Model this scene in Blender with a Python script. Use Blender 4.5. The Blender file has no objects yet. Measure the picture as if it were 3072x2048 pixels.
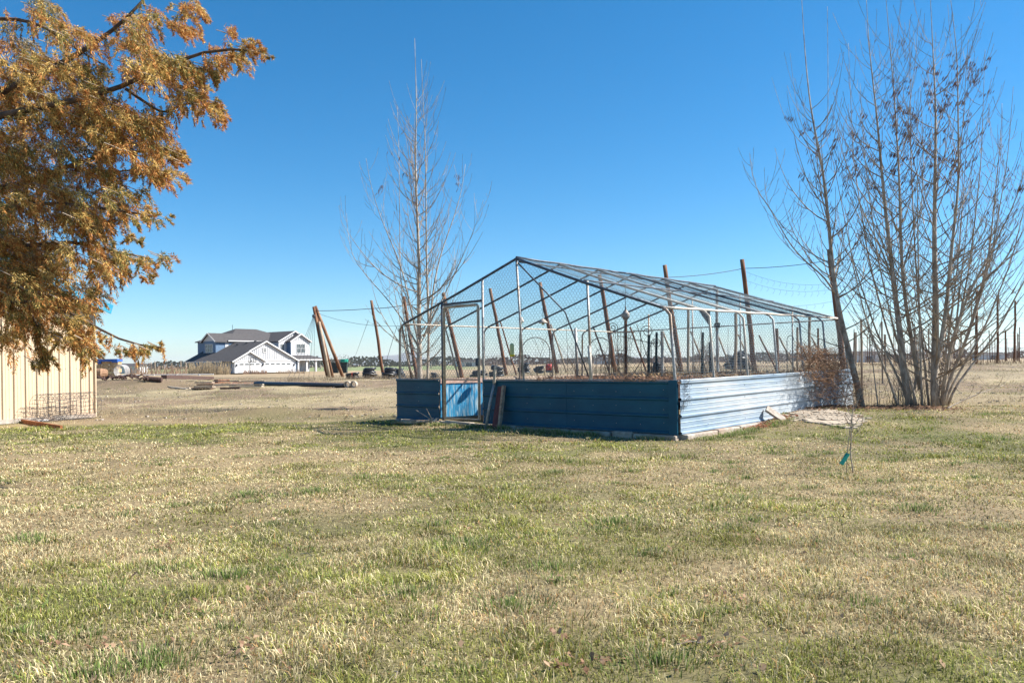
import bpy, math, random
import numpy as np
from mathutils import Vector, Matrix
random.seed(7); rng = np.random.default_rng(7)
SC = bpy.context.scene
COL = SC.collection
R = math.radians

# ------------------------------------------------------------------ camera, sky, sun
F, CX, CY, H, ROLL = 2400.0, 1536.0, 1089.0, 1.3, math.atan(0.0124)
cd = bpy.data.cameras.new('camera'); cam = bpy.data.objects.new('camera', cd); COL.objects.link(cam)
cd.sensor_width = 36; cd.lens = F / 3072 * 36; cd.shift_y = (CY - 1024) / 3072
cd.clip_start = 0.05; cd.clip_end = 30000
cr, sr = math.cos(ROLL), math.sin(ROLL)
cam.matrix_world = Matrix(((cr, sr, 0, 0), (0, 0, -1, 0), (-sr, cr, 0, H), (0, 0, 0, 1)))
SC.camera = cam
SUN_EL, SX, SY = R(42), 0.985, 0.12          # direction towards the sun on the ground
w = bpy.data.worlds.new('World'); SC.world = w; w.use_nodes = True
nt = w.node_tree; nt.nodes.clear()
sky = nt.nodes.new('ShaderNodeTexSky'); sky.sky_type = 'NISHITA'; sky.sun_disc = False
sky.sun_elevation = SUN_EL; sky.sun_rotation = math.atan2(SX, SY)
sky.altitude = 900; sky.air_density = 1.0; sky.dust_density = 0.25; sky.ozone_density = 5.5
bgd = nt.nodes.new('ShaderNodeBackground'); bgd.inputs[1].default_value = 0.082
out = nt.nodes.new('ShaderNodeOutputWorld')
hs = nt.nodes.new('ShaderNodeHueSaturation'); hs.inputs['Saturation'].default_value = 1.27; hs.inputs['Hue'].default_value = .492; hs.inputs['Value'].default_value = .88; nt.links.new(sky.outputs[0], hs.inputs['Color']); nt.links.new(hs.outputs[0], bgd.inputs[0]); nt.links.new(bgd.outputs[0], out.inputs[0])
sl = bpy.data.lights.new('sun', 'SUN'); sl.energy = 5.0; sl.angle = R(0.53); sl.color = (1, 0.95, 0.87)
so = bpy.data.objects.new('sun', sl); COL.objects.link(so)
tosun = Vector((SX, SY, 0)).normalized() * math.cos(SUN_EL) + Vector((0, 0, math.sin(SUN_EL)))
so.rotation_euler = tosun.to_track_quat('Z', 'Y').to_euler(); so.location = (30, -10, 40)
SC.view_settings.view_transform = 'Standard'; SC.view_settings.look = 'None'
SC.view_settings.exposure = 1.22; SC.view_settings.gamma = 1.0
SC.view_settings.use_curve_mapping = False
SC.cycles.max_bounces = 6; SC.cycles.transparent_max_bounces = 8; SC.cycles.volume_bounces = 0

# ------------------------------------------------------------------ noise, terrain
def _h(ix, iy, seed):
    n = (ix.astype(np.int64) * 374761393 + iy.astype(np.int64) * 668265263 + seed * 1442695041) & 0xFFFFFFFF
    n = ((n ^ (n >> 13)) * 1274126177) & 0xFFFFFFFF
    return ((n ^ (n >> 16)) & 0xFFFF) / 65535.0
def vnoise(x, y, sc, seed=0):
    x = np.asarray(x, float) / sc + 1000; y = np.asarray(y, float) / sc + 1000
    ix = np.floor(x); iy = np.floor(y); fx = x - ix; fy = y - iy
    fx = fx * fx * (3 - 2 * fx); fy = fy * fy * (3 - 2 * fy)
    a = _h(ix, iy, seed); b = _h(ix + 1, iy, seed); c = _h(ix, iy + 1, seed); d = _h(ix + 1, iy + 1, seed)
    return (a * (1 - fx) + b * fx) * (1 - fy) + (c * (1 - fx) + d * fx) * fy
def fbm(x, y, sc, seed=0, n=3):
    s = 0; a = 1; t = 0
    for i in range(n):
        s = s + a * vnoise(x, y, sc / 2 ** i, seed + i * 17); t += a; a *= .55
    return s / t
def ss(x, a, b):
    t = np.clip((np.asarray(x, float) - a) / (b - a), 0, 1); return t * t * (3 - 2 * t)
def bump(x, y, cx, cy, rx, ry, h):
    return h * np.exp(-(((x - cx) / rx) ** 2 + ((y - cy) / ry) ** 2))
def gz(x, y):
    x = np.asarray(x, float); y = np.asarray(y, float)
    z = (fbm(x, y, 2.2, 3) - .5) * .09 * ss(y, -3, 3) + (fbm(x, y, .5, 9, 2) - .5) * (.035 + .05 * ss(y, 18, 24)) * (1 - ss(y, 25, 60))
    z = z + .21 * ss(y, 12.0, 16.5) * ss(x, 3.6, 6.2)
    z = z + ss(y, 20, 56) * (.3 + .42 * ss(x, -5, 7)) - .12 * ss(y, 20, 56) * ss(x, 3.6, 6.2)
    z = z - ss(y, 95, 170) * (.75 + .1 * ss(x, -5, 7))
    z = z + bump(x, y, -6.6, 21.5, 1.6, .9, .16) + bump(x, y, -22, 44, 3.2, 1.6, .42) + bump(x, y, -19.5, 45, 2, 1.4, .25)
    z = z + (fbm(x, y, 4, 31) - .5) * .22 * ss(y, 24, 40) * (1 - ss(y, 90, 120))
    return z
def gz1(x, y): return float(gz(x, y))
def at(px, py, Y):
    a = px - CX; b = CY - py
    return Vector(((a * cr + b * sr) / F * Y, Y, H + (-a * sr + b * cr) / F * Y))
def on(px, py, lo=3.0, hi=400.0):
    p = lo
    while p < hi:
        q = at(px, py, p)
        if q.z <= gz1(q.x, q.y): break
        p *= 1.01
    return at(px, py, p)
def foot(px, Y):
    q = at(px, 1089, Y); return Vector((q.x, Y, gz1(q.x, Y)))

# ------------------------------------------------------------------ mesh builder
class MB:
    def __init__(s): s.V = []; s.F = []; s.n = 0; s.C = []
    def add(s, vs, fs, col=None):
        vs = np.asarray(vs, float).reshape(-1, 3)
        s.V.append(vs); s.F.extend([[i + s.n for i in f] for f in fs]); s.n += len(vs)
        if col is not None: s.C.append(np.tile(np.array([*col, 1.0]), (len(vs), 1)))
        return s
    def box(s, c, size, m=None, col=None):
        x, y, z = size[0] / 2, size[1] / 2, size[2] / 2
        v = np.array([(i, j, k) for i in (-x, x) for j in (-y, y) for k in (-z, z)])
        if m is not None: v = v @ np.array(m).T
        return s.add(v + np.array(c), [(0, 1, 3, 2), (4, 6, 7, 5), (0, 4, 5, 1), (2, 3, 7, 6), (0, 2, 6, 4), (1, 5, 7, 3)], col)
    def beam(s, p, q, wd, ht, up=(0, 0, 1), col=None, jit=0):
        p = Vector(p); q = Vector(q); d = (q - p); L = d.length; d.normalize(); u = Vector(up)
        sd = d.cross(u)
        if sd.length < 1e-4: sd = d.cross(Vector((1, 0, 0)))
        sd.normalize(); u = sd.cross(d)
        m = [[d.x, sd.x, u.x], [d.y, sd.y, u.y], [d.z, sd.z, u.z]]
        return s.box((p + q) / 2, (L, wd, ht), m, col)
    def tube(s, pts, rad, n=6, cap=True, col=None):
        P = np.array([tuple(p) for p in pts], float); k = len(P)
        r = np.full(k, rad) if np.isscalar(rad) else np.array(rad, float)
        T = np.empty_like(P); T[1:-1] = P[2:] - P[:-2] if k > 2 else 0
        T[0] = P[1] - P[0]; T[-1] = P[-1] - P[-2]
        T /= (np.linalg.norm(T, axis=1, keepdims=True) + 1e-9)
        ref = np.array([0, 0, 1.0]) if abs(T[0][2]) < .9 else np.array([0, 1.0, 0])
        A = np.cross(T, ref); A /= (np.linalg.norm(A, axis=1, keepdims=True) + 1e-9); B = np.cross(T, A)
        th = np.arange(n) * 2 * math.pi / n
        V = P[:, None, :] + r[:, None, None] * (np.cos(th)[None, :, None] * A[:, None, :] + np.sin(th)[None, :, None] * B[:, None, :])
        fs = []
        for i in range(k - 1):
            for j in range(n):
                j2 = (j + 1) % n
                fs.append((i * n + j, i * n + j2, (i + 1) * n + j2, (i + 1) * n + j))
        if cap and n > 2: fs.append(tuple(range(n))[::-1]); fs.append(tuple((k - 1) * n + j for j in range(n)))
        return s.add(V.reshape(-1, 3), fs, col)
    def lathe(s, c, prof, n=16):
        vs = []; fs = []
        for (r, z) in prof:
            for j in range(n): a = 2 * math.pi * j / n; vs.append((c[0] + r * math.cos(a), c[1] + r * math.sin(a), c[2] + z))
        for i in range(len(prof) - 1):
            for j in range(n): fs.append((i * n + j, i * n + (j + 1) % n, (i + 1) * n + (j + 1) % n, (i + 1) * n + j))
        fs.append(tuple(range(n))[::-1]); fs.append(tuple((len(prof) - 1) * n + j for j in range(n)))
        return s.add(vs, fs)
    def slab(s, pts, n, th):                     # polygon given thickness along n
        P = [Vector(p) for p in pts]; n = Vector(n).normalized() * th; k = len(P)
        return s.add([tuple(p) for p in P] + [tuple(p + n) for p in P], [tuple(range(k))[::-1], tuple(range(k, 2 * k))] + [(i, (i + 1) % k, k + (i + 1) % k, k + i) for i in range(k)])
    def build(s, name, mat, parent=None, origin=None, smooth=False):
        V = np.concatenate(s.V)
        off = np.array(origin if origin is not None else (0, 0, 0), float)
        if parent is not None:
            o = parent; off = np.zeros(3)
            while o is not None: off += np.array(o.location); o = o.parent
        me = bpy.data.meshes.new(name); me.from_pydata((V - off).tolist(), [], s.F)
        if s.C:
            a = me.color_attributes.new('Col', 'FLOAT_COLOR', 'POINT'); a.data.foreach_set('color', np.concatenate(s.C).ravel())
        if smooth: me.polygons.foreach_set('use_smooth', [True] * len(me.polygons))
        me.materials.append(mat); me.update()
        ob = bpy.data.objects.new(name, me); COL.objects.link(ob)
        if parent is not None: ob.parent = parent
        else: ob.location = off
        return ob
def raw(name, V, Fq, mat, cols=None, parent=None, k=4, smooth=False):   # fast build, all faces k-gons
    me = bpy.data.meshes.new(name); nv = len(V); nf = len(Fq)
    if parent is not None: V = V - np.array(parent.location)
    me.vertices.add(nv); me.vertices.foreach_set('co', V.astype(np.float32).ravel())
    me.loops.add(nf * k); me.loops.foreach_set('vertex_index', Fq.astype(np.int32).ravel())
    me.polygons.add(nf); me.polygons.foreach_set('loop_start', np.arange(nf, dtype=np.int32) * k)
    me.update(calc_edges=True)
    if smooth: me.polygons.foreach_set('use_smooth', np.ones(nf, bool))
    if cols is not None:
        a = me.color_attributes.new('Col', 'FLOAT_COLOR', 'POINT')
        a.data.foreach_set('color', np.concatenate([cols, np.ones((nv, 1))], 1).astype(np.float32).ravel())
    me.materials.append(mat)
    ob = bpy.data.objects.new(name, me); COL.objects.link(ob)
    if parent is not None: ob.parent = parent
    return ob
def tag(o, label=None, cat=None, group=None, kind=None):
    if label: o['label'] = label
    if cat: o['category'] = cat
    if group: o['group'] = group
    if kind: o['kind'] = kind
    return o
def root(name, loc, label, cat, group=None):
    o = bpy.data.objects.new(name, None); o.empty_display_size = .2; COL.objects.link(o); o.location = loc
    return tag(o, label, cat, group)

# ------------------------------------------------------------------ materials
def mat(name, c1, c2=None, scale=8, rough=.8, metal=0, bumps=0, bscale=None, stretch=None, c3=None, spec=.3, attr=False, contrast=(.35, .65), s2=.12):
    m = bpy.data.materials.new(name); m.use_nodes = True; t = m.node_tree; N = t.nodes; L = t.links
    b = N['Principled BSDF']; b.inputs['Roughness'].default_value = rough; b.inputs['Metallic'].default_value = metal
    b.inputs['Specular IOR Level'].default_value = spec
    c2 = c2 or tuple(x * .7 for x in c1)
    tc = N.new('ShaderNodeTexCoord'); mp = N.new('ShaderNodeMapping'); L.new(tc.outputs['Object'], mp.inputs[0])
    if stretch: mp.inputs['Scale'].default_value = stretch
    no = N.new('ShaderNodeTexNoise'); no.inputs['Scale'].default_value = scale; no.inputs['Detail'].default_value = 6; no.inputs['Roughness'].default_value = .65
    L.new(mp.outputs[0], no.inputs['Vector'])
    cr_ = N.new('ShaderNodeValToRGB'); e = cr_.color_ramp.elements
    e[0].position = contrast[0]; e[1].position = contrast[1]; e[0].color = (*c2, 1); e[1].color = (*c1, 1)
    L.new(no.outputs['Fac'], cr_.inputs[0]); col = cr_.outputs[0]
    if c3:
        n2 = N.new('ShaderNodeTexNoise'); n2.inputs['Scale'].default_value = scale * s2; n2.inputs['Detail'].default_value = 5; L.new(mp.outputs[0], n2.inputs['Vector'])
        r2 = N.new('ShaderNodeValToRGB'); r2.color_ramp.elements[0].position = .5; r2.color_ramp.elements[1].position = .66; L.new(n2.outputs['Fac'], r2.inputs[0])
        mx = N.new('ShaderNodeMix'); mx.data_type = 'RGBA'; L.new(r2.outputs[0], mx.inputs[0]); L.new(col, mx.inputs[6]); mx.inputs[7].default_value = (*c3, 1); col = mx.outputs[2]
    if attr:
        at_ = N.new('ShaderNodeAttribute'); at_.attribute_name = 'Col'
        mx = N.new('ShaderNodeMix'); mx.data_type = 'RGBA'; mx.blend_type = 'MULTIPLY'; mx.inputs[0].default_value = 1
        L.new(at_.outputs['Color'], mx.inputs[6]); L.new(col, mx.inputs[7]); col = mx.outputs[2]
    L.new(col, b.inputs['Base Color'])
    if bumps:
        bp = N.new('ShaderNodeBump'); bp.inputs['Strength'].default_value = bumps; bp.inputs['Distance'].default_value = .02
        if bscale:
            nb = N.new('ShaderNodeTexNoise'); nb.inputs['Scale'].default_value = bscale; nb.inputs['Detail'].default_value = 5; L.new(mp.outputs[0], nb.inputs['Vector']); L.new(nb.outputs['Fac'], bp.inputs['Height'])
        else: L.new(no.outputs['Fac'], bp.inputs['Height'])
        L.new(bp.outputs[0], b.inputs['Normal'])
    return m
def blade_mat(name, trans=.35, rough=.7):
    m = bpy.data.materials.new(name); m.use_nodes = True; t = m.node_tree; N = t.nodes; L = t.links; N.clear()
    a = N.new('ShaderNodeAttribute'); a.attribute_name = 'Col'
    d = N.new('ShaderNodeBsdfDiffuse'); tr = N.new('ShaderNodeBsdfTranslucent'); mx = N.new('ShaderNodeMixShader'); o = N.new('ShaderNodeOutputMaterial')
    mx.inputs[0].default_value = trans
    L.new(a.outputs['Color'], d.inputs[0]); L.new(a.outputs['Color'], tr.inputs[0]); L.new(d.outputs[0], mx.inputs[1]); L.new(tr.outputs[0], mx.inputs[2]); L.new(mx.outputs[0], o.inputs[0])
    return m
M = {}
M['ground'] = mat('ground', (1.2, 1.15, 1.08), (.5, .48, .45), 18, .95, bumps=.6, bscale=26, attr=True, contrast=(.3, .7))
M['blade'] = blade_mat('grass_blades', .3)
M['leaf'] = blade_mat('cedar_leaves', .3)
M['bark'] = mat('bark', (.55, .47, .38), (.2, .155, .12), 9, .9, bumps=.5, stretch=(1, 1, .5))
M['twig'] = mat('twig', (.42, .34, .26), (.2, .15, .11), 3, .8)
M['dark_bark'] = mat('cedar_bark', (.16, .11, .08), (.05, .035, .03), 12, .95, bumps=.5)
M['catkin'] = mat('catkin', (.2, .08, .05), (.08, .04, .03), 20, .9)
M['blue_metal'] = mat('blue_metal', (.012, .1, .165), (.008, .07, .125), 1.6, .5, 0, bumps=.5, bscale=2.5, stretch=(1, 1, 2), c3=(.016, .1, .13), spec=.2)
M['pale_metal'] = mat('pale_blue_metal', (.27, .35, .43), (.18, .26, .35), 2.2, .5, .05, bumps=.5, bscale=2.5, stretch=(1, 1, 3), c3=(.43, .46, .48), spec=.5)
M['galv'] = mat('galvanised_pipe', (.5, .49, .46), (.26, .25, .25), 14, .5, .35, c3=(.3, .2, .13))
M['pale_pipe'] = mat('pale_pipe', (.66, .6, .52), (.42, .36, .3), 10, .6, .1, c3=(.5, .42, .33))
M['dark_pipe'] = mat('dark_pipe', (.12, .14, .17), (.05, .06, .08), 9, .5, .3)
M['net'] = mat('net_wire', (.13, .17, .2), (.07, .1, .12), 30, .5, .3)
M['wood'] = mat('weathered_wood', (.45, .36, .28), (.2, .15, .11), 12, .9, bumps=.4, stretch=(1, 1, 1))
M['old_white'] = mat('peeling_white_wood', (.6, .55, .46), (.33, .25, .18), 26, .85, bumps=.3, c3=(.4, .29, .2))
M['rust_pole'] = mat('brown_pole', (.22, .095, .045), (.09, .045, .03), 3, .85, bumps=.3, stretch=(3, 3, .5), c3=(.36, .22, .13))
M['tan_pole'] = mat('tan_pole', (.45, .36, .26), (.25, .18, .13), 4, .85, bumps=.2, stretch=(3, 3, .5))
M['blue_plank'] = mat('peeling_blue_paint', (.045, .32, .56), (.025, .2, .4), 9, .75, bumps=.4, stretch=(4, 4, .5), c3=(.42, .55, .6), s2=.8)
M['red_board'] = mat('faded_red_board', (.5, .27, .2), (.6, .45, .38), 14, .9, bumps=.3, stretch=(1, 1, 4))
M['dark_red'] = mat('dark_red_board', (.16, .05, .05), (.07, .03, .035), 8, .8, stretch=(3, 3, .6))
M['black'] = mat('black_plastic', (.03, .034, .042), (.012, .014, .02), 10, .32, spec=.6)
M['black_bag'] = mat('black_sheeting', (.03, .035, .045), (.012, .014, .02), 3, .35, bumps=1, bscale=5, spec=.6)
M['dark_wood'] = mat('dark_timber', (.12, .07, .055), (.05, .03, .025), 8, .9, bumps=.4)
M['soil'] = mat('bed_soil', (.2, .15, .11), (.09, .065, .05), 9, .95, bumps=1, c3=(.3, .23, .17))
M['concrete'] = mat('concrete', (.47, .42, .36), (.28, .23, .19), 9, .9, bumps=.5, c3=(.32, .22, .16))
M['paver'] = mat('pale_paver', (.5, .42, .32), (.36, .29, .22), 10, .9, bumps=.3, c3=(.34, .28, .21), s2=.5)
M['cream'] = mat('cream_metal', (.64, .51, .35), (.53, .4, .27), 5, .55, .05, stretch=(5, 5, .35), c3=(.55, .41, .29), s2=.5, bumps=.03)
M['teal'] = mat('teal_trim', (.03, .27, .42), (.02, .2, .33), 4, .5)
M['orange_wood'] = mat('orange_board', (.38, .15, .06), (.2, .07, .03), 10, .9)
M['white'] = mat('white_trim', (.62, .61, .6), (.55, .54, .53), 5, .7)
M['house_white'] = mat('white_siding', (.55, .55, .56), (.48, .49, .51), 2, .75)
M['house_shaded'] = mat('shaded_siding', (.13, .2, .3), (.1, .16, .25), 2, .75)  # bluish shade put into the colour of side walls and under eaves
M['shingle'] = mat('roof_shingles', (.085, .08, .08), (.055, .05, .052), 3, .9, bumps=.5, bscale=8)
M['glass'] = mat('window_glass', (.09, .11, .12), (.04, .05, .06), 1, .08, spec=.8)
M['hay'] = mat('hay', (.5, .36, .2), (.28, .18, .1), 6, .95, bumps=1)
M['tarp'] = mat('blue_tarp', (.04, .14, .5), (.02, .08, .32), 3, .5, bumps=.8, bscale=4)
M['green'] = mat('green_plastic', (.02, .28, .2), (.015, .2, .15), 5, .5)
M['red'] = mat('red_paint', (.5, .05, .04), (.35, .03, .03), 6, .5)
M['bin'] = mat('dark_green_bin', (.02, .04, .045), (.01, .02, .025), 4, .5)
M['wire'] = mat('wire', (.1, .1, .11), (.05, .05, .06), 8, .6, .3)
M['rustwire'] = mat('rusty_wire', (.22, .16, .13), (.12, .09, .08), 8, .8, .2)
M['hill'] = mat('mountain_rock', (.2, .19, .17), (.14, .13, .12), .002, 1)
M['far_tree'] = mat('far_tree_twigs', (.27, .21, .18), (.16, .125, .11), .3, 1)
M['far_ever'] = mat('far_evergreen', (.1, .115, .085), (.06, .075, .055), .5, 1)
M['yellow'] = mat('yellow_plastic', (.75, .62, .05), (.6, .5, .04), 5, .4)
M['clear'] = mat('cloudy_plastic', (.55, .6, .32), (.45, .5, .25), 5, .3)
M['vine'] = mat('dry_vine', (.36, .22, .13), (.18, .1, .06), 6, .9)
M['grey_tarp'] = mat('grey_tarp', (.13, .15, .17), (.09, .1, .12), 4, .7)
# ------------------------------------------------------------------ ground sheet
def axis(a, b, step, lo, hi, g=1.13):
    c = list(np.arange(a, b + 1e-6, step)); s = step; x = c[-1]
    while x < hi: s *= g; x += s; c.append(x)
    s = step; x = a; pre = []
    while x > lo: s *= g; x -= s; pre.append(x)
    return np.array(pre[::-1] + c)
def green_w(x, y):      # how green the turf is here, 0 straw .. 1 green
    n = fbm(x, y, 1.5, 41, 4); n2 = fbm(x * .5, y, .7, 55, 3); n3 = fbm(x, y, 5, 77, 2)
    g = ss(n * .5 + n2 * .35 + n3 * .3, .5, .74)
    band = bump(x, y, -9, 16.8, 6.5, 2.0, 1.3) + bump(x, y, -4.5, 14, 4.5, 2.4, .8) + bump(x, y, 6.6, 12.0, 5.5, 1.5, 1.1) + bump(x, y, 10.5, 15, 3, 1.6, .5) + bump(x, y, -2.2, 4.5, 2.3, 1.6, .4) + bump(x, y, 13, 24, 3, .7, .7) + bump(x, y, 2, 3.2, .9, .8, .35)
    g = g * (.45 + .3 * ss(n3, .4, .7)) + band * ss(n * .6 + n2 * .4, .34, .58)
    dry = bump(x, y, -6.5, 11, 4, .9, .55) + bump(x, y, 3.5, 8, 3.5, 2.2, .3) + bump(x, y, -6.3, 18.9, 4.5, .6, .4)
    return np.clip(g - dry, 0, 1) * (1 - ss(y, 19, 25)) + .5 * ss(n3 * .5 + n * .5, .5, .62) * ss(y, 19, 25) * (1 - ss(y, 36, 55))
def ground_col(x, y):
    g = green_w(x, y)[..., None]; far = ss(y + 6 * (fbm(x, y, 2.5, 23, 3) - .5), 17.5, 26)[..., None]
    straw = np.array([.27, .21, .12]); grn = np.array([.14, .135, .055]); n5 = fbm(x, y * .6, 3.2, 47, 3)[..., None]; dirt = np.array([.2, .148, .1]) * (1 - ss(n5, .42, .6)) + np.array([.31, .255, .165]) * ss(n5, .42, .6)
    n = fbm(x, y, .9, 91, 4)[..., None]; n2 = fbm(x * .35, y, 1.6, 19, 3)[..., None]
    near = straw * (.55 + .75 * n) * (1 - g) + grn * (.6 + .7 * n) * g
    n4 = fbm(x, y * .55, .45, 37, 3)[..., None]; fa = dirt * (.35 + .65 * n2 + .65 * n4) * (1 - .5 * g) + grn * g * .6
    c = near * (1 - far) + fa * far
    tan = np.array([.36, .28, .18]); t = (ss(y, 66, 90))[..., None]
    c = c * (1 - t) + tan * (.75 + .5 * n2) * t
    gf = (ss(y, 230, 260) * (1 - ss(y, 900, 1100)) * (1 - ss(x / np.maximum(y, 1), -.08, -.02)))[..., None]
    c = c * (1 - gf) + np.array([.22, .26, .12]) * gf
    rd = (bump(x, y, -19, 50, 6.5, 1.4, 1.0))[..., None]
    c = c * (1 - rd) + np.array([.3, .13, .09]) * rd
    return c
xs = axis(-22, 22, .2, -14000, 14000); ys = axis(-4, 30, .18, -1500, 14000, 1.07)
X, Yg = np.meshgrid(xs, ys); Z = gz(X, Yg)
V = np.stack([X, Yg, Z], -1).reshape(-1, 3); nx = len(xs); ny = len(ys)
i = np.arange(nx * ny).reshape(ny, nx)
Q = np.stack([i[:-1, :-1], i[:-1, 1:], i[1:, 1:], i[1:, :-1]], -1).reshape(-1, 4)
g = raw('ground', V, Q, M['ground'], ground_col(X, Yg).reshape(-1, 3), smooth=True); tag(g, kind='structure')

# mountains on the horizon
mb = MB()
def ridge(pxs, tops, Y, th):
    k = len(pxs); a = [at(px, ty, Y) for px, ty in zip(pxs, tops)]
    v = [(p.x, p.y, -40) for p in a] + [(p.x, p.y + th * .5, p.z) for p in a] + [(p.x, p.y + th, -40) for p in a]
    mb.add(v, [(i, i + 1, k + i + 1, k + i) for i in range(k - 1)] + [(k + i, k + i + 1, 2 * k + i + 1, 2 * k + i) for i in range(k - 1)])
px_ = list(range(200, 2961, 30)); tp = []
for p in px_:
    hz = 1098 - .0124 * (p - 800)
    h = 27 * math.exp(-((p - 1120) / 75) ** 2) + 32 * math.exp(-((p - 1215) / 45) ** 2) + 12 * math.exp(-((p - 430) / 180) ** 2) + 14 * math.exp(-((p - 1900) / 230) ** 2) + 12 * math.exp(-((p - 2400) / 160) ** 2) + 8 * math.exp(-((p - 1420) / 120) ** 2)
    tp.append(hz - h - 3 * vnoise(p, 0, 40, 5) - 1)
ridge(px_, tp, 9500, 1500)
tag(mb.build('mountains', M['hill'], smooth=True), kind='structure')

# haze
hz = MB(); hz.box((0, 5500, 72), (26000, 13600, 150))
hm = bpy.data.materials.new('haze'); hm.use_nodes = True; t = hm.node_tree; t.nodes.clear()
pv = t.nodes.new('ShaderNodeVolumePrincipled'); pv.inputs['Density'].default_value = 5e-5; pv.inputs['Color'].default_value = (.78, .88, 1, 1); pv.inputs['Anisotropy'].default_value = .2
oo = t.nodes.new('ShaderNodeOutputMaterial'); t.links.new(pv.outputs[0], oo.inputs['Volume'])
HAZE = True
if HAZE:
    h_ = hz.build('haze', hm); tag(h_, kind='stuff'); h_['label'] = 'thin pale haze in the air over the fields'

# ------------------------------------------------------------------ greenhouse frame
P0 = np.array([2.76, 13.3]); TV = np.array([-5.3, 4.7]); DV = np.array([.664, .748]); WW = 7.08; LL = 8.22
NF = np.array([-.664, -.748]); NR = np.array([.748, -.664])
def gh(t, s, z, nf=0., nr=0.):
    p = P0 + TV * t + DV * s + NF * nf + NR * nr
    return Vector((p[0], p[1], z))
EAVE = 2.18; APX = 3.34; TOP = .97
def ez(s, t): return EAVE + .011 * s * (1 - t)
def az(s): return APX - .004 * s
c0 = gh(.5, LL / 2, 0)
GHR = root('netted_garden_frame', c0, 'walk in garden enclosure of pipe arches and wire netting above low blue metal walls', 'garden enclosure')
LEAN = .14
for k in range(7):
    s = LL * k / 6; tl = 1.0; cdv = LEAN / WW
    b0 = gh(0, s, .12); e0 = gh(cdv, s, ez(s, 0) - .1); e1 = gh(cdv + .022, s, ez(s, 0) + .03)
    apx = gh(.5, s, az(s))
    e3 = gh(1 - .028, s, ez(s, 1) + .03); e4 = gh(1 - .006, s, ez(s, 1) - .1); b4 = gh(1, s, .12)
    mt = M['galv'] if k in (0, 3, 4) else (M['pale_pipe'] if k in (1, 2) else M['galv'])
    rt = M['pale_pipe'] if k in (1, 2) else M['dark_pipe']
    r_ = .027 if k == 0 else .023
    MB().tube([b0, b0.lerp(e0, .5), e0, (e0 + e1) / 2 + Vector((0, 0, .022)), e1], r_, 8).build('post', mt, GHR, smooth=True)
    MB().tube([e1, e1.lerp(apx, .5) + Vector((0, 0, -.02)), apx], r_, 8).build('rafter', rt, GHR, smooth=True)
    MB().tube([apx, apx.lerp(e3, .5) + Vector((0, 0, -.015)), e3], r_, 8).build('rafter', M['dark_pipe'], GHR, smooth=True)
    MB().tube([e3, (e3 + e4) / 2 + Vector((0, 0, .022)), e4, b4], r_, 8).build('post', M['galv'], GHR, smooth=True)
# rails
def rail(f, m, r=.02, name='rail'):
    pts = [f(LL * i / 12) for i in range(13)]
    return MB().tube(pts, r, 6).build(name, m, GHR, smooth=True)
rail(lambda s: gh(.04, s, ez(s, 0) + .03 + .008 * math.sin(s * 5)), M['pale_pipe'], .024)
rail(lambda s: gh(.975, s, ez(s, 1) + .02), M['pale_pipe'], .02)
rail(lambda s: gh(.5, s, az(s) + .03 - .01 * math.sin(s * math.pi / 1.37) ** 2), M['dark_pipe'], .022, 'ridge_rail')
rail(lambda s: gh(.27, s, (az(s) + ez(s, 0)) / 2 + .03), M['dark_pipe'], .016)
rail(lambda s: gh(.49, s, az(s) - .07), M['dark_pipe'], .016, 'ridge_rail')
def tub(pts, r, m, name, par=GHR, n=7): return MB().tube(pts, r, n).build(name, m, par, smooth=True)
def rz(t, s=0):
    a = min(t, 1 - t); return ez(s, 0) + (az(s) - ez(s, 0)) * a / .5
# front posts
tub([gh(.5, 0, APX - .02), gh(.478, 0, .9)], .024, M['galv'], 'post')
tub([gh(.5, 0, APX - .05), gh(.43, .9, 2.3), gh(.40, 1.37, 1.0)], .016, M['dark_pipe'], 'brace')
tub([gh(.262, .02, rz(.262) - .01), gh(.25, .0, .9)], .024, M['galv'], 'post')
tub([gh(.253, -.03, 1.6), gh(.2485, -.03, .96)], .033, M['pale_pipe'], 'post_sleeve')
tub([gh(.445, 1.37, 2.0), gh(.44, 1.37, .9)], .03, M['galv'], 'post')
# back wall posts
for t_ in (.2, .4, .6, .8):
    tub([gh(t_, LL, rz(t_, LL) - .02), gh(t_, LL, .3)], .02, M['galv'], 'post')
tub([gh(.02, LL, ez(LL, 0)), gh(.97, LL, ez(LL, 1))], .017, M['galv'], 'rail')
# door opening: t from px 1328 .. 1452
def t_of(px, s=0):
    u = (px - CX) / F; a = P0 + DV * s
    return (a[0] - u * a[1]) / (u * TV[1] - TV[0])
tL, tR = t_of(1328), t_of(1450)
tub([gh(tL, 0, rz(tL) - .02, .0), gh(tL, 0, .1, .0)], .028, M['dark_pipe'], 'door_post')
tub([gh(tR, 0, rz(tR) - .02, .0), gh(tR, 0, .1, .0)], .026, M['galv'], 'door_post')
tub([gh(tL, 0, 2.56), gh(tR, 0, 2.58)], .026, M['dark_pipe'], 'door_header')
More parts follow.
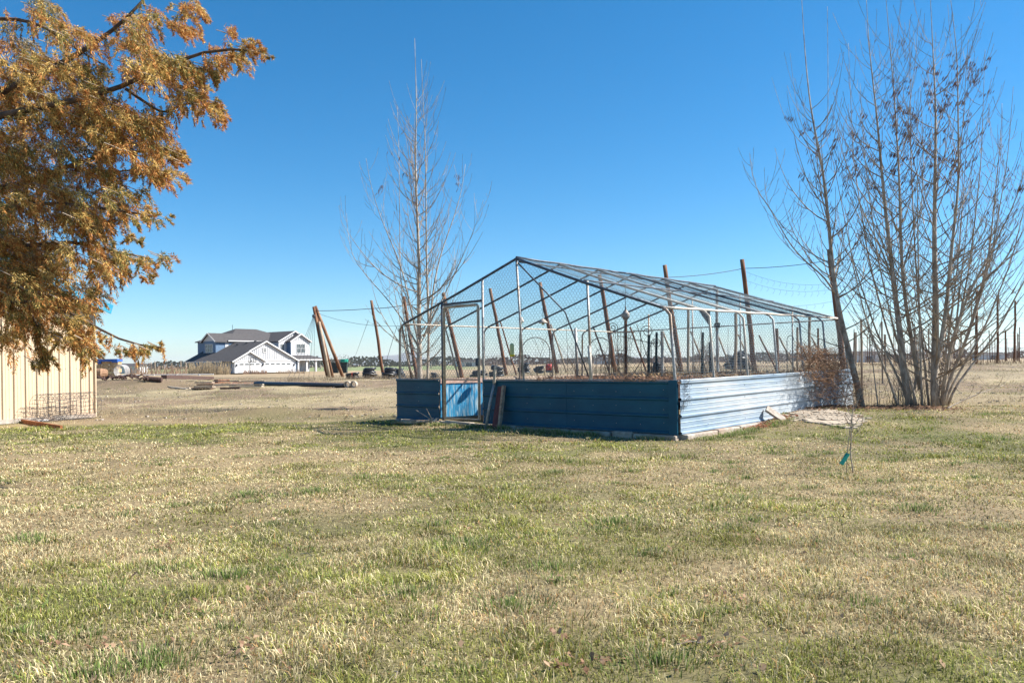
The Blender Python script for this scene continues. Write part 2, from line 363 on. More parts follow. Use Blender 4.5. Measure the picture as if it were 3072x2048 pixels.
# door leaf (in the opening) : a child of the frame with its own members
dl, dr = tL - .014, tR + .012
door = MB().tube([gh(dl, 0, .16, .045), gh(dl, 0, 2.47, .045), gh(dl - .006, 0, 2.5, .045), gh(dr + .006, 0, 2.5, .045), gh(dr, 0, 2.47, .045), gh(dr, 0, .16, .045), gh(dl, 0, .16, .045)], .03, 8).build('door', M['old_white'], GHR, smooth=True)
MB().beam(gh(dl - .004, 0, .075, .05), gh(dr + .0, 0, .04, .06), .06, .07).build('sill_board', M['old_white'], door)
MB().beam(gh(dl - .004, 0, .97, .03), gh(dr + .004, 0, .97, .03), .03, .03).build('cross_bar', M['old_white'], door)
MB().box(gh(dr + .002, 0, 1.33, .09), (.05, .05, .16)).build('latch', M['dark_pipe'], door)
# metal wall sheets, ribs pressed in
def sheet(fn, a0, a1, n, mt, z0, z1, flip=1, name='wall_sheet', tilt=0., minor=.0015):
    prof = [(0, .0)]
    for k in range(4):
        zc = z0 + (z1 - z0) * (.02 + .32 * k)
        prof += [(zc - .028 - z0, 0), (zc - .012 - z0, .024), (zc + .012 - z0, .024), (zc + .028 - z0, 0)]
        if k < 3:
            for j in (.1, .2):
                zz = (z1 - z0) * (.02 + .32 * k + j) ; prof += [(zz - .01, 0), (zz, minor), (zz + .01, 0)]
    prof = sorted([p for p in prof if 0 <= p[0] <= z1 - z0]); m = MB(); vs = []
    for i in range(n + 1):
        a = a0 + (a1 - a0) * i / n
        wob = .006 * math.sin(a * 9)
        for (zz, o) in prof: vs.append(tuple(fn(a, z0 + zz + tilt * a, o + wob)))
    K = len(prof); fs = [(i * K + j, (i + 1) * K + j, (i + 1) * K + j + 1, i * K + j + 1) for i in range(n) for j in range(K - 1)]
    if flip < 0: fs = [f[::-1] for f in fs]
    m.add(vs, fs); o = m.build(name, mt, GHR)
    md = o.modifiers.new('thick', 'SOLIDIFY'); md.thickness = .004
    return o
ff = lambda t, z, o: gh(t, 0, z, .05 + o)
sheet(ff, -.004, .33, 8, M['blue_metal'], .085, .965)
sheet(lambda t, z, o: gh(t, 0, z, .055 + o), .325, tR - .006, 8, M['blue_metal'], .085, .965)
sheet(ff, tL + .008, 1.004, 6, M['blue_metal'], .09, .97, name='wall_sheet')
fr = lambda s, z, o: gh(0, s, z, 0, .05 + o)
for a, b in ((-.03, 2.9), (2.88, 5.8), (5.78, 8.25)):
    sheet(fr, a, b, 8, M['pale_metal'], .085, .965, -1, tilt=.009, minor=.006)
sheet(lambda s, z, o: gh(1, s, z, 0, -.05 - o), 0, LL, 6, M['wood'], .085, .965)
sheet(lambda t, z, o: gh(t, LL, z, -.05 - o), 0, 1, 6, M['wood'], .085, .965)
# cap strips and corner trim, screws
MB().tube([gh(-.006, 0, .972, .06), gh(.2, 0, .978, .06), gh(tR - .006, 0, .972, .06)], .014, 6).build('cap_strip', M['galv'], GHR)
MB().tube([gh(tL + .01, 0, .977, .06), gh(1.004, 0, .977, .06)], .014, 6).build('cap_strip', M['galv'], GHR)
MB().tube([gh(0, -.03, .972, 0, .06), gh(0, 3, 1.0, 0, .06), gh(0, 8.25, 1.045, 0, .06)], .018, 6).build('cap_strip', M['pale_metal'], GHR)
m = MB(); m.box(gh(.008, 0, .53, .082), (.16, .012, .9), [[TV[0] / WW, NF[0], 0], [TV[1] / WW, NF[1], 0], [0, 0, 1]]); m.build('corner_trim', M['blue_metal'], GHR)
sc_ = MB().lathe((0, 0, 0), [(.007, 0), (.007, .004), (.004, .009)], 6)
sc0 = None
for s in (.9, 2.35, 3.8, 5.2, 6.8):
    for zz in (.2, .42, .62, .82):
        p = gh(0, s, zz + .009 * s + random.uniform(-.02, .02), 0, .056)
        if sc0 is None:
            sc0 = sc_.build('screw', M['dark_pipe']); o = sc0
        else: o = sc0.copy(); COL.objects.link(o)
        o.parent = GHR; o.location = p - c0; o.rotation_euler = (R(90), 0, math.atan2(NR[1], NR[0]) + R(90))
for s_ in (.035, .1, .17, .24, .3, .38, .46, .62, .7, .8, .9):
    for zz in (.24, .52, .8):
        o = sc0.copy(); o.data = sc0.data.copy(); o.data.materials[0] = M['galv']; COL.objects.link(o); o.parent = GHR; o.location = gh(s_, 0, zz + random.uniform(-.03, .03), .058) - c0; o.rotation_euler = (R(90), 0, math.atan2(NF[1], NF[0]) + R(90))
# netting
def hexnet(fn, U, Vv, keep, wc=.08, r=.0026, par=GHR, sag=.0):
    hh = wc * .62                                     # rows of elongated hexagons
    nu = int(U / wc) + 2; nv = int(Vv / (hh * 2)) + 2
    E1 = []; E2 = []
    for j in range(nv * 2):
        off = (j % 2) * wc / 2; v0 = j * hh
        for i_ in range(nu):
            u0 = i_ * wc + off
            a = (u0, v0); b = (u0, v0 + hh * .45); c = (u0 + wc / 2, v0 + hh); d = (u0 - wc / 2, v0 + hh)
            E1 += [a, b, b]; E2 += [b, c, d]
    E1 = np.array(E1); E2 = np.array(E2); jit = lambda e: e + (np.stack([vnoise(e[:, 0] * 9, e[:, 1] * 9, 1.3, 3), vnoise(e[:, 0] * 9, e[:, 1] * 9, 1.3, 8)], 1) - .5) * wc * .35
    A = jit(E1); B = jit(E2); mid = (A + B) / 2
    k = keep(mid[:, 0], mid[:, 1]) & (mid[:, 0] > 0) & (mid[:, 0] < U) & (mid[:, 1] > 0) & (mid[:, 1] < Vv)
    A = fn(A[k][:, 0], A[k][:, 1]); B = fn(B[k][:, 0], B[k][:, 1])
    return prism(A, B, r, M['net'], 'netting', par)
def prism(A, B, r, mt, name, par, cols=None):
    T = B - A; T /= np.linalg.norm(T, axis=1, keepdims=True) + 1e-9
    ref = np.where(np.abs(T[:, 2:3]) < .8, np.array([[0, 0, 1.0]]), np.array([[0, 1.0, 0]]))
    a = np.cross(T, ref); a /= np.linalg.norm(a, axis=1, keepdims=True); b = np.cross(T, a)
    rr = r if np.isscalar(r) else r[:, None]
    vs = []
    for P, q in ((A, 1), (B, 1)):
        for th in (0, 2.094, 4.189): vs.append(P + rr * (math.cos(th) * a + math.sin(th) * b))
    V = np.stack(vs, 1).reshape(-1, 3); n = len(A); base = (np.arange(n) * 6)[:, None, None]
    q = np.array([[0, 1, 4, 3], [1, 2, 5, 4], [2, 0, 3, 5]])[None]
    return raw(name, V, (base + q).reshape(-1, 4), mt, None if cols is None else np.repeat(cols, 6, 0), par)
def arr(t, s, z, nf=0., nr=0.):
    t = np.asarray(t)[:, None] if np.ndim(t) else t; s = np.asarray(s)[:, None] if np.ndim(s) else s
    p = P0 + TV * t + DV * s + NF * nf + NR * nr
    n = max(len(np.atleast_1d(z)), len(p) if p.ndim > 1 else 1)
    p = np.broadcast_to(p, (n, 2)); return np.concatenate([p, np.broadcast_to(np.asarray(z, float), (n,))[:, None]], 1)
AL = lambda u, v: u > -1
def sagf(u): return .02 * np.sin(u * 6) * np.sin(u * 1.7)
slope = math.hypot(WW / 2, APX - EAVE)
# right and left roof
for side in (0, 1):
    def fn(u, v, side=side):
        f = v / slope; t = .035 + (.5 - .035) * f
        zz = (EAVE + .011 * u * (1 - side)) * (1 - f) + (APX - .004 * u) * f + .035 + .03 * np.abs(np.sin(u * math.pi / 1.37)) * -1
        return arr(t if side == 0 else 1 - t, u, zz)
    hexnet(fn, LL, slope, AL, r=.0013)
# right, left, front, back walls
hexnet(lambda u, v: arr(LEAN / WW * v / 1.2, u, .97 + v), LL, 1.25, lambda u, v: v < 1.22 + .01 * u)
hexnet(lambda u, v: arr(1 - 0 * v, u, .97 + v), LL, 1.2, AL)
def kf(u, v):
    t = u / WW; z = .97 + v; a = np.minimum(t, 1 - t)
    ok = z < EAVE + (APX - EAVE) * a / .5
    return ok & ~((t > tR) & (t < tL) & (z < 2.5))
hexnet(lambda u, v: arr(u / WW, 0, .97 + v), WW, 2.4, kf)
hexnet(lambda u, v: arr(u / WW, LL, .97 + v), WW, 2.4, lambda u, v: .97 + v < EAVE + (APX - EAVE) * np.minimum(u / WW, 1 - u / WW) / .5)
dw = (tL - tR) * WW
hexnet(lambda u, v: arr(tR + .014 + u / WW, 0, .98 + v, .06), dw - .2, 1.5, AL, par=GHR)
# loose netting crumpled on the corner
A = []; B = []
for _ in range(160):
    z = random.uniform(.5, .98); p = gh(random.uniform(-.0, .002), random.uniform(.02, .22) * (z > .6) + .02, z, 0, .085)
    q = p + Vector((random.uniform(-.05, .05), random.uniform(-.05, .05), random.uniform(-.06, .06))); A.append(tuple(p)); B.append(tuple(q))
prism(np.array(A), np.array(B), .002, M['wire'], 'loose_netting', GHR)
# grey tarp flap at the second eave, clamp box
m = MB(); a, b, c = at(2090, 923, 15.6), at(2130, 932, 15.3), at(2128, 978, 15.35)
m.slab([a, b, c], (.3, -.9, 0), .01); m.build('tarp_flap', M['grey_tarp'], GHR)

# footing pieces under the walls: separate stones
def ghm(nf): return [[TV[0] / WW, nf[0], 0], [TV[1] / WW, nf[1], 0], [0, 0, 1]]
FR = root('stone_footing', gh(.5, 0, 0, .02), 'low broken concrete and stone footing under the blue metal front wall', 'footing')
t = -.005
while t < 1.0:
    wd = random.uniform(.35, .9) / WW
    if t + wd > 1.0: wd = 1.005 - t
    c = gh(t + wd / 2, 0, -.03 + random.uniform(-.015, .01), .04 + random.uniform(-.03, .03))
    m = MB(); m.box(c, (wd * WW - .03, .24, .22 + random.uniform(-.02, .02)), ghm(NF)); o = m.build('stone', M['concrete'], FR)
    bv = o.modifiers.new('b', 'BEVEL'); bv.width = .03; bv.segments = 2
    t += wd
s = 0
while s < 3.9:
    wd = random.uniform(.5, 1.1)
    m = MB(); m.box(gh(0, s + wd / 2, -.02 + .012 * s, 0, .05), (wd - .02, .22, .2), [[DV[0], NR[0], 0], [DV[1], NR[1], 0], [0, 0, 1]])
    o = m.build('stone', M['concrete'], FR); bv = o.modifiers.new('b', 'BEVEL'); bv.width = .02; bv.segments = 2
    s += wd
# blue plank panel standing inside the doorway, turned to the sun
pa = at(1320, 1148, 17.6); pb = at(1458, 1146, 18.35)
PR = root('plank_panel', Vector(((pa.x + pb.x) / 2, 17.8, 0)), 'peeling bright blue plank panel with a faded red top board behind the pipe door', 'panel')
ux = Vector((pb.x - pa.x, pb.y - pa.y, 0)); Lw = ux.length; ux.normalize(); nn = Vector((-ux.y, ux.x, 0))
mm = [[ux.x, nn.x, 0], [ux.y, nn.y, 0], [0, 0, 1]]
edges = [0, .17, .335, .62, .83, 1.0] ; xx = 0
ww = [.19, .27, .27, .27]; tot = sum(ww)
for wd in ww:
    wpx = wd / tot * Lw
    c = Vector((pa.x, pa.y, 0)) + ux * (xx + wpx / 2) + Vector((0, 0, .5 + random.uniform(-.004, .004)))
    MB().box(c + nn * random.uniform(0, .006), (wpx - .012, .022, .74), mm).build('plank', M['blue_plank'], PR); xx += wpx
MB().box(Vector((pa.x, pa.y, 0)) + ux * Lw / 2 + Vector((0, 0, .925)) - nn * .015, (Lw, .03, .1), mm).build('top_board', M['red_board'], PR)
# leaning pieces by the door
a = on(1484, 1290); tag(MB().tube([gh(.585, 0, -.02, .3), gh(.58, 0, .5, .2), gh(.575, 0, .93, .09)], .03, 8).build('steel_pipe', M['galv'], origin=gh(.585, 0, 0, .3), smooth=True), 'grey steel pipe leaning on the blue front wall beside the door', 'pipe')
tag(MB().tube([gh(.574, 0, .9, .12), gh(.568, 0, 1.1, .14), gh(.566, 0, 1.24, .14)], [.03, .027, .024], 8).build('broken_stick', M['old_white'], origin=gh(.574, 0, .9, .12)), 'short pale stick wedged upright over the front wall top', 'stick')
b1 = gh(.548, 0, -.03, .33); b2 = gh(.551, 0, .84, .1)
tag(MB().beam(b1, b2, .13, .035, up=(NF[0], NF[1], 0)).build('leaning_board', M['dark_red'], origin=b1), 'dark red board leaning against the front wall right of the door', 'board')
b1 = gh(.533, 0, -.03, .31); b2 = gh(.537, 0, .86, .12)
tag(MB().beam(b1, b2, .05, .07, up=(NF[0], NF[1], 0)).build('leaning_post', M['wood'], origin=b1), 'narrow weathered wooden stake leaning beside the dark red board', 'stake')
m = MB(); bs = gh(tL + .01, 0, .1, .25)
for _ in range(13):
    d = Vector((random.uniform(-1, .5), random.uniform(-.3, .3), random.uniform(-.3, .7))).normalized() * random.uniform(.15, .5)
    m.tube([bs - d * .3, bs + d * .3 + Vector((0, 0, .01)), bs + d], [.008, .006, .003], 4)
for i_ in range(4): m.tube([bs + Vector((0, 0, -.03)), bs + Vector((-.4, .05, -.05 + .02 * i_)), bs + Vector((-.75 - .05 * i_, .1, -.04))], [.01, .008, .004], 4)
tag(m.build('dry_stalks', M['old_white'], origin=bs), 'bunch of broken dry pale stalks at the foot of the door', 'stalks')
b1 = on(2292, 1256); b2 = at(2258, 1224, b1.y - .1)
q = gh(0, 3.15, .36, 0, .12); b1 = gh(0, 3.35, gz1(5.3, 15.6) - .02, 0, .42)
tag(MB().beam(b1, q, .16, .05, up=(NR[0], NR[1], .3)).build('leaning_board', M['concrete'], origin=b1), 'short pale board propped against the sunny metal side wall', 'board')

# ------------------------------------------------------------------ beds and things inside
def bed(t0, t1, s0, s1, zt, label, mats='dark_wood'):
    Rr = root('raised_bed', gh((t0 + t1) / 2, (s0 + s1) / 2, 0), label, 'raised bed')
    for (a, b) in ((gh(t0, s0, zt), gh(t1, s0, zt)), (gh(t0, s1, zt), gh(t1, s1, zt)), (gh(t0, s0, zt), gh(t0, s1, zt)), (gh(t1, s0, zt), gh(t1, s1, zt))):
        for k in range(2): MB().beam(a - Vector((0, 0, .12 + .2 * k)), b - Vector((0, 0, .12 + .2 * k)), .05, .19).build('side_board', M[mats], Rr)
    m = MB(); n = 10; vs = []
    for i_ in range(n + 1):
        for j in range(n + 1):
            p = gh(t0 + (t1 - t0) * i_ / n, s0 + (s1 - s0) * j / n, zt - .1 + .09 * random.random()); vs.append(tuple(p))
    m.add(vs, [(i_ * (n + 1) + j, (i_ + 1) * (n + 1) + j, (i_ + 1) * (n + 1) + j + 1, i_ * (n + 1) + j + 1) for i_ in range(n) for j in range(n)])
    m.build('soil', M['soil'], Rr); return Rr
bed(.03, .47, .15, 1.5, .93, 'raised bed full of dry leaves just behind the long front wall')
bed(.04, .4, 5.2, 6.2, 1.02, 'dark timber raised bed across the far middle of the enclosure')
bed(.5, .95, 6.4, 7.6, .95, 'long raised bed along the far left end of the enclosure', 'wood')
bed(.015, .14, 1.9, 4.9, .97, 'narrow raised bed lining the sunny side wall')
bed(.62, .97, 1.8, 4.5, .85, 'raised bed of bare soil left of the middle path', 'red_board')
def litter(n, f, colA, colB, size, label, cat, name, h=.0, kind='stuff'):
    V = []; C = []
    for _ in range(n):
        p = f(); a = random.uniform(0, 6.28); tl = random.uniform(-.8, .8); s_ = size * random.uniform(.5, 1.4)
        u = Vector((math.cos(a), math.sin(a), tl)).normalized() * s_; v = Vector((-math.sin(a), math.cos(a), random.uniform(-.6, .8))).normalized() * s_ * .6
        V += [p - u * .5, p + v * .5, p + u * .5, p - v * .5 + Vector((0, 0, s_ * .2))]
        k = random.random(); c = [colA[i] * k + colB[i] * (1 - k) for i in range(3)]; C += [c] * 4
    o = raw(name, np.array([tuple(v) for v in V]), np.arange(len(V)).reshape(-1, 4), M['blade'], np.array(C)); tag(o, label, cat, kind=kind); return o
litter(2600, lambda: gh(random.uniform(.03, .47), random.uniform(.15, 1.5), .88 + .14 * random.random()), (.36, .22, .15), (.14, .085, .06), .06, 'dry reddish leaves heaped on the front raised bed', 'leaves', 'bed_leaves')
litter(1500, lambda: gh(random.uniform(.02, .4), random.uniform(1.9, 6.2), .93 + .12 * random.random()), (.5, .36, .22), (.14, .08, .05), .08, 'dry brown plant litter on the beds by the side wall', 'leaves', 'bed_leaves')
# dry garden stems
def stems(n, f, hmin, hmax, r, mt, label, cat, name, kind='stuff', curl=.35):
    m = MB()
    for _ in range(n):
        p = f(); h = random.uniform(hmin, hmax); a = random.uniform(0, 6.28); b = random.uniform(.1, curl) * h
        d = Vector((math.cos(a), math.sin(a), 0)); pts = [p + d * b * (k / 4) ** 1.6 + Vector((random.uniform(-.01, .01), 0, h * k / 4)) for k in range(5)]
        m.tube(pts, [r, r * .9, r * .8, r * .6, r * .3], 3, False)
        for _ in range(3):
            k = random.randint(1, 3); a2 = random.uniform(0, 6.28); q = pts[k]
            m.tube([q, q + Vector((math.cos(a2) * .06, math.sin(a2) * .06, .06)) * h, q + Vector((math.cos(a2) * .1, math.sin(a2) * .1, .16)) * h], [r * .5, r * .4, r * .2], 3, False)
    return tag(m.build(name, mt), label, cat, kind=kind)
stems(60, lambda: gh(random.uniform(.02, .5), random.uniform(.2, 6), .9), .15, .5, .004, M['vine'], 'thin dry stems standing in the raised beds', 'stems', 'dry_stems')
stems(16, lambda: gh(random.uniform(.36, .62), random.uniform(1.2, 3.2), .85), .7, 1.5, .006, M['vine'], 'tall dry branching stems behind the front wall net', 'stems', 'dry_stems', curl=.7)
stems(14, lambda: gh(random.uniform(.16, .26), random.uniform(3.6, 4.6), .9), .6, 1.3, .006, M['vine'], 'dry stalks around the wire garden arch', 'stems', 'dry_stems', curl=.25)
def thing(mb, name, m, org, label, cat, group=None, smooth=False, kind=None):
    o = mb.build(name, m, origin=org, smooth=smooth); return tag(o, label, cat, group, kind)
def arc(c, r, a0, a1, n, ux, off=0):
    return [c + ux * (r * math.cos(a0 + (a1 - a0) * i / n)) + Vector((0, 0, r * math.sin(a0 + (a1 - a0) * i / n) + off)) for i in range(n + 1)]
UX = Vector((TV[0] / WW, TV[1] / WW, 0)) * -1     # along the front wall, towards the near corner
# lights / feeder hanging inside
def hang_lamp(px, py, Y, label, k=1):
    p = at(px, py, Y); Rr = root('hanging_lamp', p, label, 'lamp')
    MB().lathe(p, [(.015, .08), (.03, .07), (.06 * k, .04), (.1 * k, .0), (.105 * k, -.02), (.09 * k, -.025)], 14).build('lamp_shade', M['pale_pipe'], Rr, smooth=True)
    MB().lathe(p, [(.02, -.02), (.03, -.035), (.025, -.06), (.01, -.07)], 10).build('bulb', M['clear'], Rr, smooth=True)
    MB().tube([p + Vector((0, 0, .13)), p + Vector((0, 0, .5))], .006, 5).build('cord', M['wire'], Rr)
hang_lamp(1629, 966, 18.2, 'wide pale lamp shade hanging by the leaning brown pole inside the enclosure')
hang_lamp(1564, 962, 17.2, 'small pale lamp hanging beside the inner pipe post near the door', .55)
# jar feeder on the centre front post
p = at(1536, 1062, 15.6); Rr = root('insect_trap', p, 'yellow based clear jar trap hanging on the centre front post', 'trap')
MB().lathe(p, [(.035, -.02), (.043, .0), (.043, .17), (.035, .2), (.02, .21)], 14).build('jar', M['clear'], Rr, smooth=True)
MB().lathe(p, [(.02, -.05), (.04, -.045), (.056, -.02), (.05, -.01), (.03, -.01)], 14).build('base', M['yellow'], Rr, smooth=True)
# lantern finial on reddish post
b = gh(.3, 4.6, .7); p = at(1877, 1115, 18.0); tp_ = at(1877, 963, 18.0)
Rr = root('lantern_feeder', p, 'reddish garden post topped with a rounded lantern shaped feeder', 'feeder post')
MB().tube([Vector((p.x, p.y, .6)), tp_], .035, 8).build('post', M['rust_pole'], Rr, smooth=True)
MB().lathe(tp_, [(.03, -.02), (.035, .02), (.06, .04), (.07, .07), (.095, .08), (.1, .095), (.085, .14), (.1, .17), (.07, .185), (.055, .22), (.025, .25), (.015, .29), (.02, .31), (.01, .34)], 14).build('lantern', M['galv'], Rr, smooth=True)
MB().tube([tp_ + Vector((0, 0, .33)), tp_ + Vector((0, 0, .98))], .006, 4).build('hanging_wire', M['wire'], Rr)
# wire garden arches, curled hooks, hoops
def arch(px0, px1, pyt, pyb, Y, label, inner=True):
    a = at(px0, pyb, Y); b = at(px1, pyb, Y); a.z = min(a.z, .8); b.z = a.z
    r = (b - a).length / 2; c = (a + b) / 2; ux = (b - a).normalized(); zt = at((px0 + px1) / 2, pyt, Y).z - r
    m = MB(); m.tube([a] + [Vector((q.x, q.y, zt)) + Vector((0, 0, q.z - c.z)) for q in arc(c, r, math.pi, 0, 16, ux)] + [b], .01, 5)
    m.tube([Vector((a.x, a.y, zt - .15)), Vector((b.x, b.y, zt - .15))], .008, 4)
    if inner:
        r2 = r * .42; m.tube([Vector((c.x, c.y, a.z)) - ux * r2] + [Vector((q.x, q.y, zt - .12 + q.z - c.z)) for q in arc(c, r2, math.pi, 0, 12, ux)] + [Vector((c.x, c.y, a.z)) + ux * r2], .007, 4)
        for k in (-.75, 0, .75): m.tube([Vector((c.x, c.y, a.z)) + ux * r * k, Vector((c.x, c.y, zt - .15)) + ux * r * k], .005, 3)
    thing(m, 'wire_arch', M['rustwire'], c, label, 'garden arch', smooth=True)
arch(1770, 1834, 1013, 1120, 17.6, 'rusty wire garden arch with an inner hoop right of the middle front post')
arch(1565, 1650, 1012, 1125, 18.6, 'tall thin wire hoop standing near the hanging lamps', False)
def curl(px, pyb, pyt, Y, side, label, r0=.22):
    b_ = at(px, pyb, Y); t_ = at(px, pyt, Y); b_.z = .75; m = MB(); ux = Vector((side, 0, 0))
    c = t_ + ux * r0 - Vector((0, 0, r0)); pts = [b_, t_ - Vector((0, 0, r0))]
    pts[1] = Vector((c.x - side * r0, c.y, c.z))
    b_.x = pts[1].x - side * .25 * 0
    for k in range(1, 34):
        a = math.pi - k * .36; r = r0 * (1 - k / 36); pts.append(c + ux * r * math.cos(a) + Vector((0, 0, r * math.sin(a))))
    m.tube(pts, .009, 5)
    thing(m, 'curled_stake', M['rustwire'], b_, label, 'garden stake', smooth=True)
curl(1922, 1115, 975, 17.5, 1, 'tall iron stake with a spiral curl beside the dark green posts', .14)
curl(1953, 1115, 1014, 18.2, 1, 'lower iron stake with a spiral curl between the dark green posts', .12)
curl(1853, 1115, 967, 18.4, -1, 'iron stake curling left of the lantern feeder', .12)
# tomato cage of crossing rods
m = MB(); p = at(1868, 1118, 17.6); p.z = .85
for k in range(8):
    a = k * .785; m.tube([p + Vector((.06 * math.cos(a), .06 * math.sin(a), 0)), p + Vector((.26 * math.cos(a), .26 * math.sin(a), 1.15))], .005, 4)
for z, r in ((.3, .11), (.7, .18), (1.1, .25)): m.tube([p + Vector((r * math.cos(a * .4), r * math.sin(a * .4), z)) for a in range(17)], .005, 4)
thing(m, 'plant_cage', M['rustwire'], p, 'flared wire plant cage around the lantern post', 'plant cage')
m = MB(); p = at(1925, 1112, 18.3); p.z = .85
m.tube([p + Vector((-.55, 0, 1.05)), p + Vector((.35, .1, .85))], .008, 4)
m.tube([p + Vector((-.3, 0, 0)), p + Vector((.3, 0, .95))], .008, 4); m.tube([p + Vector((.3, 0, 0)), p + Vector((-.1, 0, 1.3))], .008, 4)
thing(m, 'crossed_rods', M['rustwire'], p, 'thin crossed rods leaning together left of the dark green posts', 'rods')
# shepherd hook with spiral ornament
p = at(2361, 1112, 17.8); tp_ = at(2361, 1020, 17.8); Rr = root('shepherd_hook', Vector((p.x, p.y, .8)), 'black shepherd hook with a hanging wire spiral near the far right corner', 'garden hook')
MB().tube([Vector((p.x, p.y, .8)), tp_] + [tp_ + Vector((.075 - .075 * math.cos(a * .35), 0, .1 * math.sin(a * .35))) for a in range(1, 10)], .008, 6).build('hook', M['wire'], Rr, smooth=True)
q = tp_ + Vector((.16, 0, -.03)); MB().tube([q + Vector((.05 * math.sin(k * .1) * math.cos(k), .05 * math.sin(k * .1) * math.sin(k), -.45 * k / 31)) for k in range(32)], .004, 4).build('spiral_ornament', M['wire'], Rr)
# posts standing in / behind the enclosure
def post(pxt, pyt, pxb, pyb, Y, r, m_, label, cat='post', name='post', group=None, n=8, lo=None):
    t_ = at(pxt, pyt, Y); b_ = at(pxb, pyb, Y); g_ = gz1(b_.x, b_.y) - .05 if lo is None else lo
    if b_.z > g_: b_ = b_ + (b_ - t_) * ((b_.z - g_) / max(t_.z - b_.z, .1))
    L = (t_ - b_).length; k = 5; rr = random.Random(int(pxt * 7 + pyt)); pts = []
    for i_ in range(k): pts.append(b_.lerp(t_, i_ / (k - 1)) + Vector((rr.uniform(-1, 1), rr.uniform(-1, 1), 0)) * r * .35 * (0 < i_ < k - 1))
    o = MB().tube(pts, [r * (1 - .03 * i_) for i_ in range(k)], n).build(name, M[m_], origin=b_, smooth=False)
    return tag(o, label, cat, group)
post(1986, 993, 1986, 1111, 18.6, .04, 'pale_pipe', 'pale upright post inside the enclosure right of the spiral stakes')
post(2065, 918, 2066, 1112, 19.0, .035, 'tan_pole', 'slim tan post behind the second side arch')
post(2207, 940, 2207, 1067, 22.6, .05, 'tan_pole', 'tan post rising left of the thick brown pole by the far corner')
post(2330, 985, 2331, 1109, 21.0, .05, 'rust_pole', 'brown post directly behind the fourth side arch')
post(2392, 981, 2393, 1099, 24, .04, 'tan_pole', 'grey tan post just right of the shepherd hook')
post(2429, 946, 2429, 1060, 23, .045, 'tan_pole', 'pale post above the brush heap at the far corner')
post(2454, 984, 2454, 1058, 30, .04, 'rust_pole', 'thin brown post left of the leaning far pole')
post(1947, 1004, 1947, 1115, 17.6, .035, 'bin', 'dark green post beneath the taller spiral stake')
post(1970, 997, 1970, 1100, 18.4, .032, 'bin', 'second dark green post just right of the first one')
post(2108, 997, 2108, 1112, 17.4, .035, 'bin', 'dark green post behind the second side bay')
post(2130, 1026, 2131, 1112, 17.9, .04, 'black', 'short black post right beside a pale arch leg')
post(2151, 870, 2152, 1112, 19.6, .04, 'galv', 'tall inner pipe post carrying a small black box', n=8)
p = at(2151, 978, 19.55); tag(MB().box(p, (.12, .1, .08)).box(p + Vector((.04, 0, .055)), (.05, .08, .05)).box(p + Vector((-.04, 0, .05)), (.05, .08, .04)).build('flood_lamp', M['black'], origin=p), 'small black twin box lamp clamped on the inner pipe post', 'lamp')

# ------------------------------------------------------------------ brown poles of the old hop yard
def pole(pxt, pyt, pxb, pyb, Y, r, label, m_='rust_pole', group='brown poles behind the enclosure', dY=0, name='pole'):
    b_ = at(pxb, pyb, Y); g_ = gz1(b_.x, b_.y); t_ = at(pxt, pyt, Y + dY)
    b_ = b_ + (b_ - t_) * ((b_.z - g_ + .15) / max(t_.z - b_.z, .1))
    k = 7; rr = random.Random(int(pxt * 3 + pyt)); pts = [b_.lerp(t_, i_ / (k - 1)) + Vector((rr.uniform(-1, 1), rr.uniform(-1, 1), 0)) * r * .25 * (0 < i_ < k - 1) for i_ in range(k)]
    return tag(MB().tube(pts, [r * .86 * (1.12 - .035 * i_) for i_ in range(k)], 10).build(name, M[m_], origin=b_, smooth=True), label, 'pole', group), t_
tops = []
AF = root('pole_tripod', on(1000, 1131), 'tripod of three leaning brown poles lashed at the top beside the far house', 'pole tripod')
Yt = 66
for (a, b_, dy, c) in (((941, 920), (984, 1131), 0, 'rust_pole'), ((946, 918), (1030, 1129), .6, 'rust_pole'), ((944, 922), (999, 1128), 1.6, 'rust_pole'), ((957, 965), (989, 1128), -.3, 'tan_pole')):
    t_ = at(a[0], a[1], Yt + dy * .2); bb = at(b_[0], b_[1], Yt + dy); bb.z = gz1(bb.x, bb.y) - .1
    MB().tube([bb, bb.lerp(t_, .5), t_], [.15, .14, .12], 9).build('leg', M[c], AF, smooth=True)
MB().lathe(at(943, 948, Yt), [(.16, -.12), (.19, 0), (.16, .12)], 10).build('lashing', M['wire'], AF)
PL = [
 (1114, 901, 1148, 1110, 60, .125, 'brown pole leaning left between the tripod and the left bare tree'),
 (1211, 889, 1250, 1130, 50, .12, 'brown pole leaning behind the trunks of the left bare tree'),
 (1330, 878, 1383, 1122, 52, .15, 'brown pole leaning left behind the door opening'),
 (1470, 865, 1516, 1108, 56, .13, 'brown pole leaning just right of the door posts'),
 (1620, 847, 1666, 1090, 52, .135, 'brown pole leaning behind the hanging lamps'),
 (1798, 823, 1846, 1115, 47, .14, 'brown pole leaning behind the wire arch'),
 (1994, 795, 2042, 1108, 44, .145, 'thick brown pole rising above the roof net at the near right arch'),
 (2226, 778, 2260, 1077, 46, .16, 'tall brown pole sticking above the far roof beside the black sheeting heap'),
 (2488, 748, 2528, 1077, 43, .17, 'tallest brown pole standing behind the leaning poplar trunk'),
 (2931, 870, 2928, 1098, 60, .11, 'upright brown pole right of the poplar clump'),
 (2994, 886, 2992, 1096, 62, .095, 'upright brown pole second from the right edge of the yard'),
 (3046, 902, 3043, 1096, 64, .095, 'upright brown pole nearest the right edge of the picture')]
for a in PL:
    o, t_ = pole(*a); tops.append(t_)
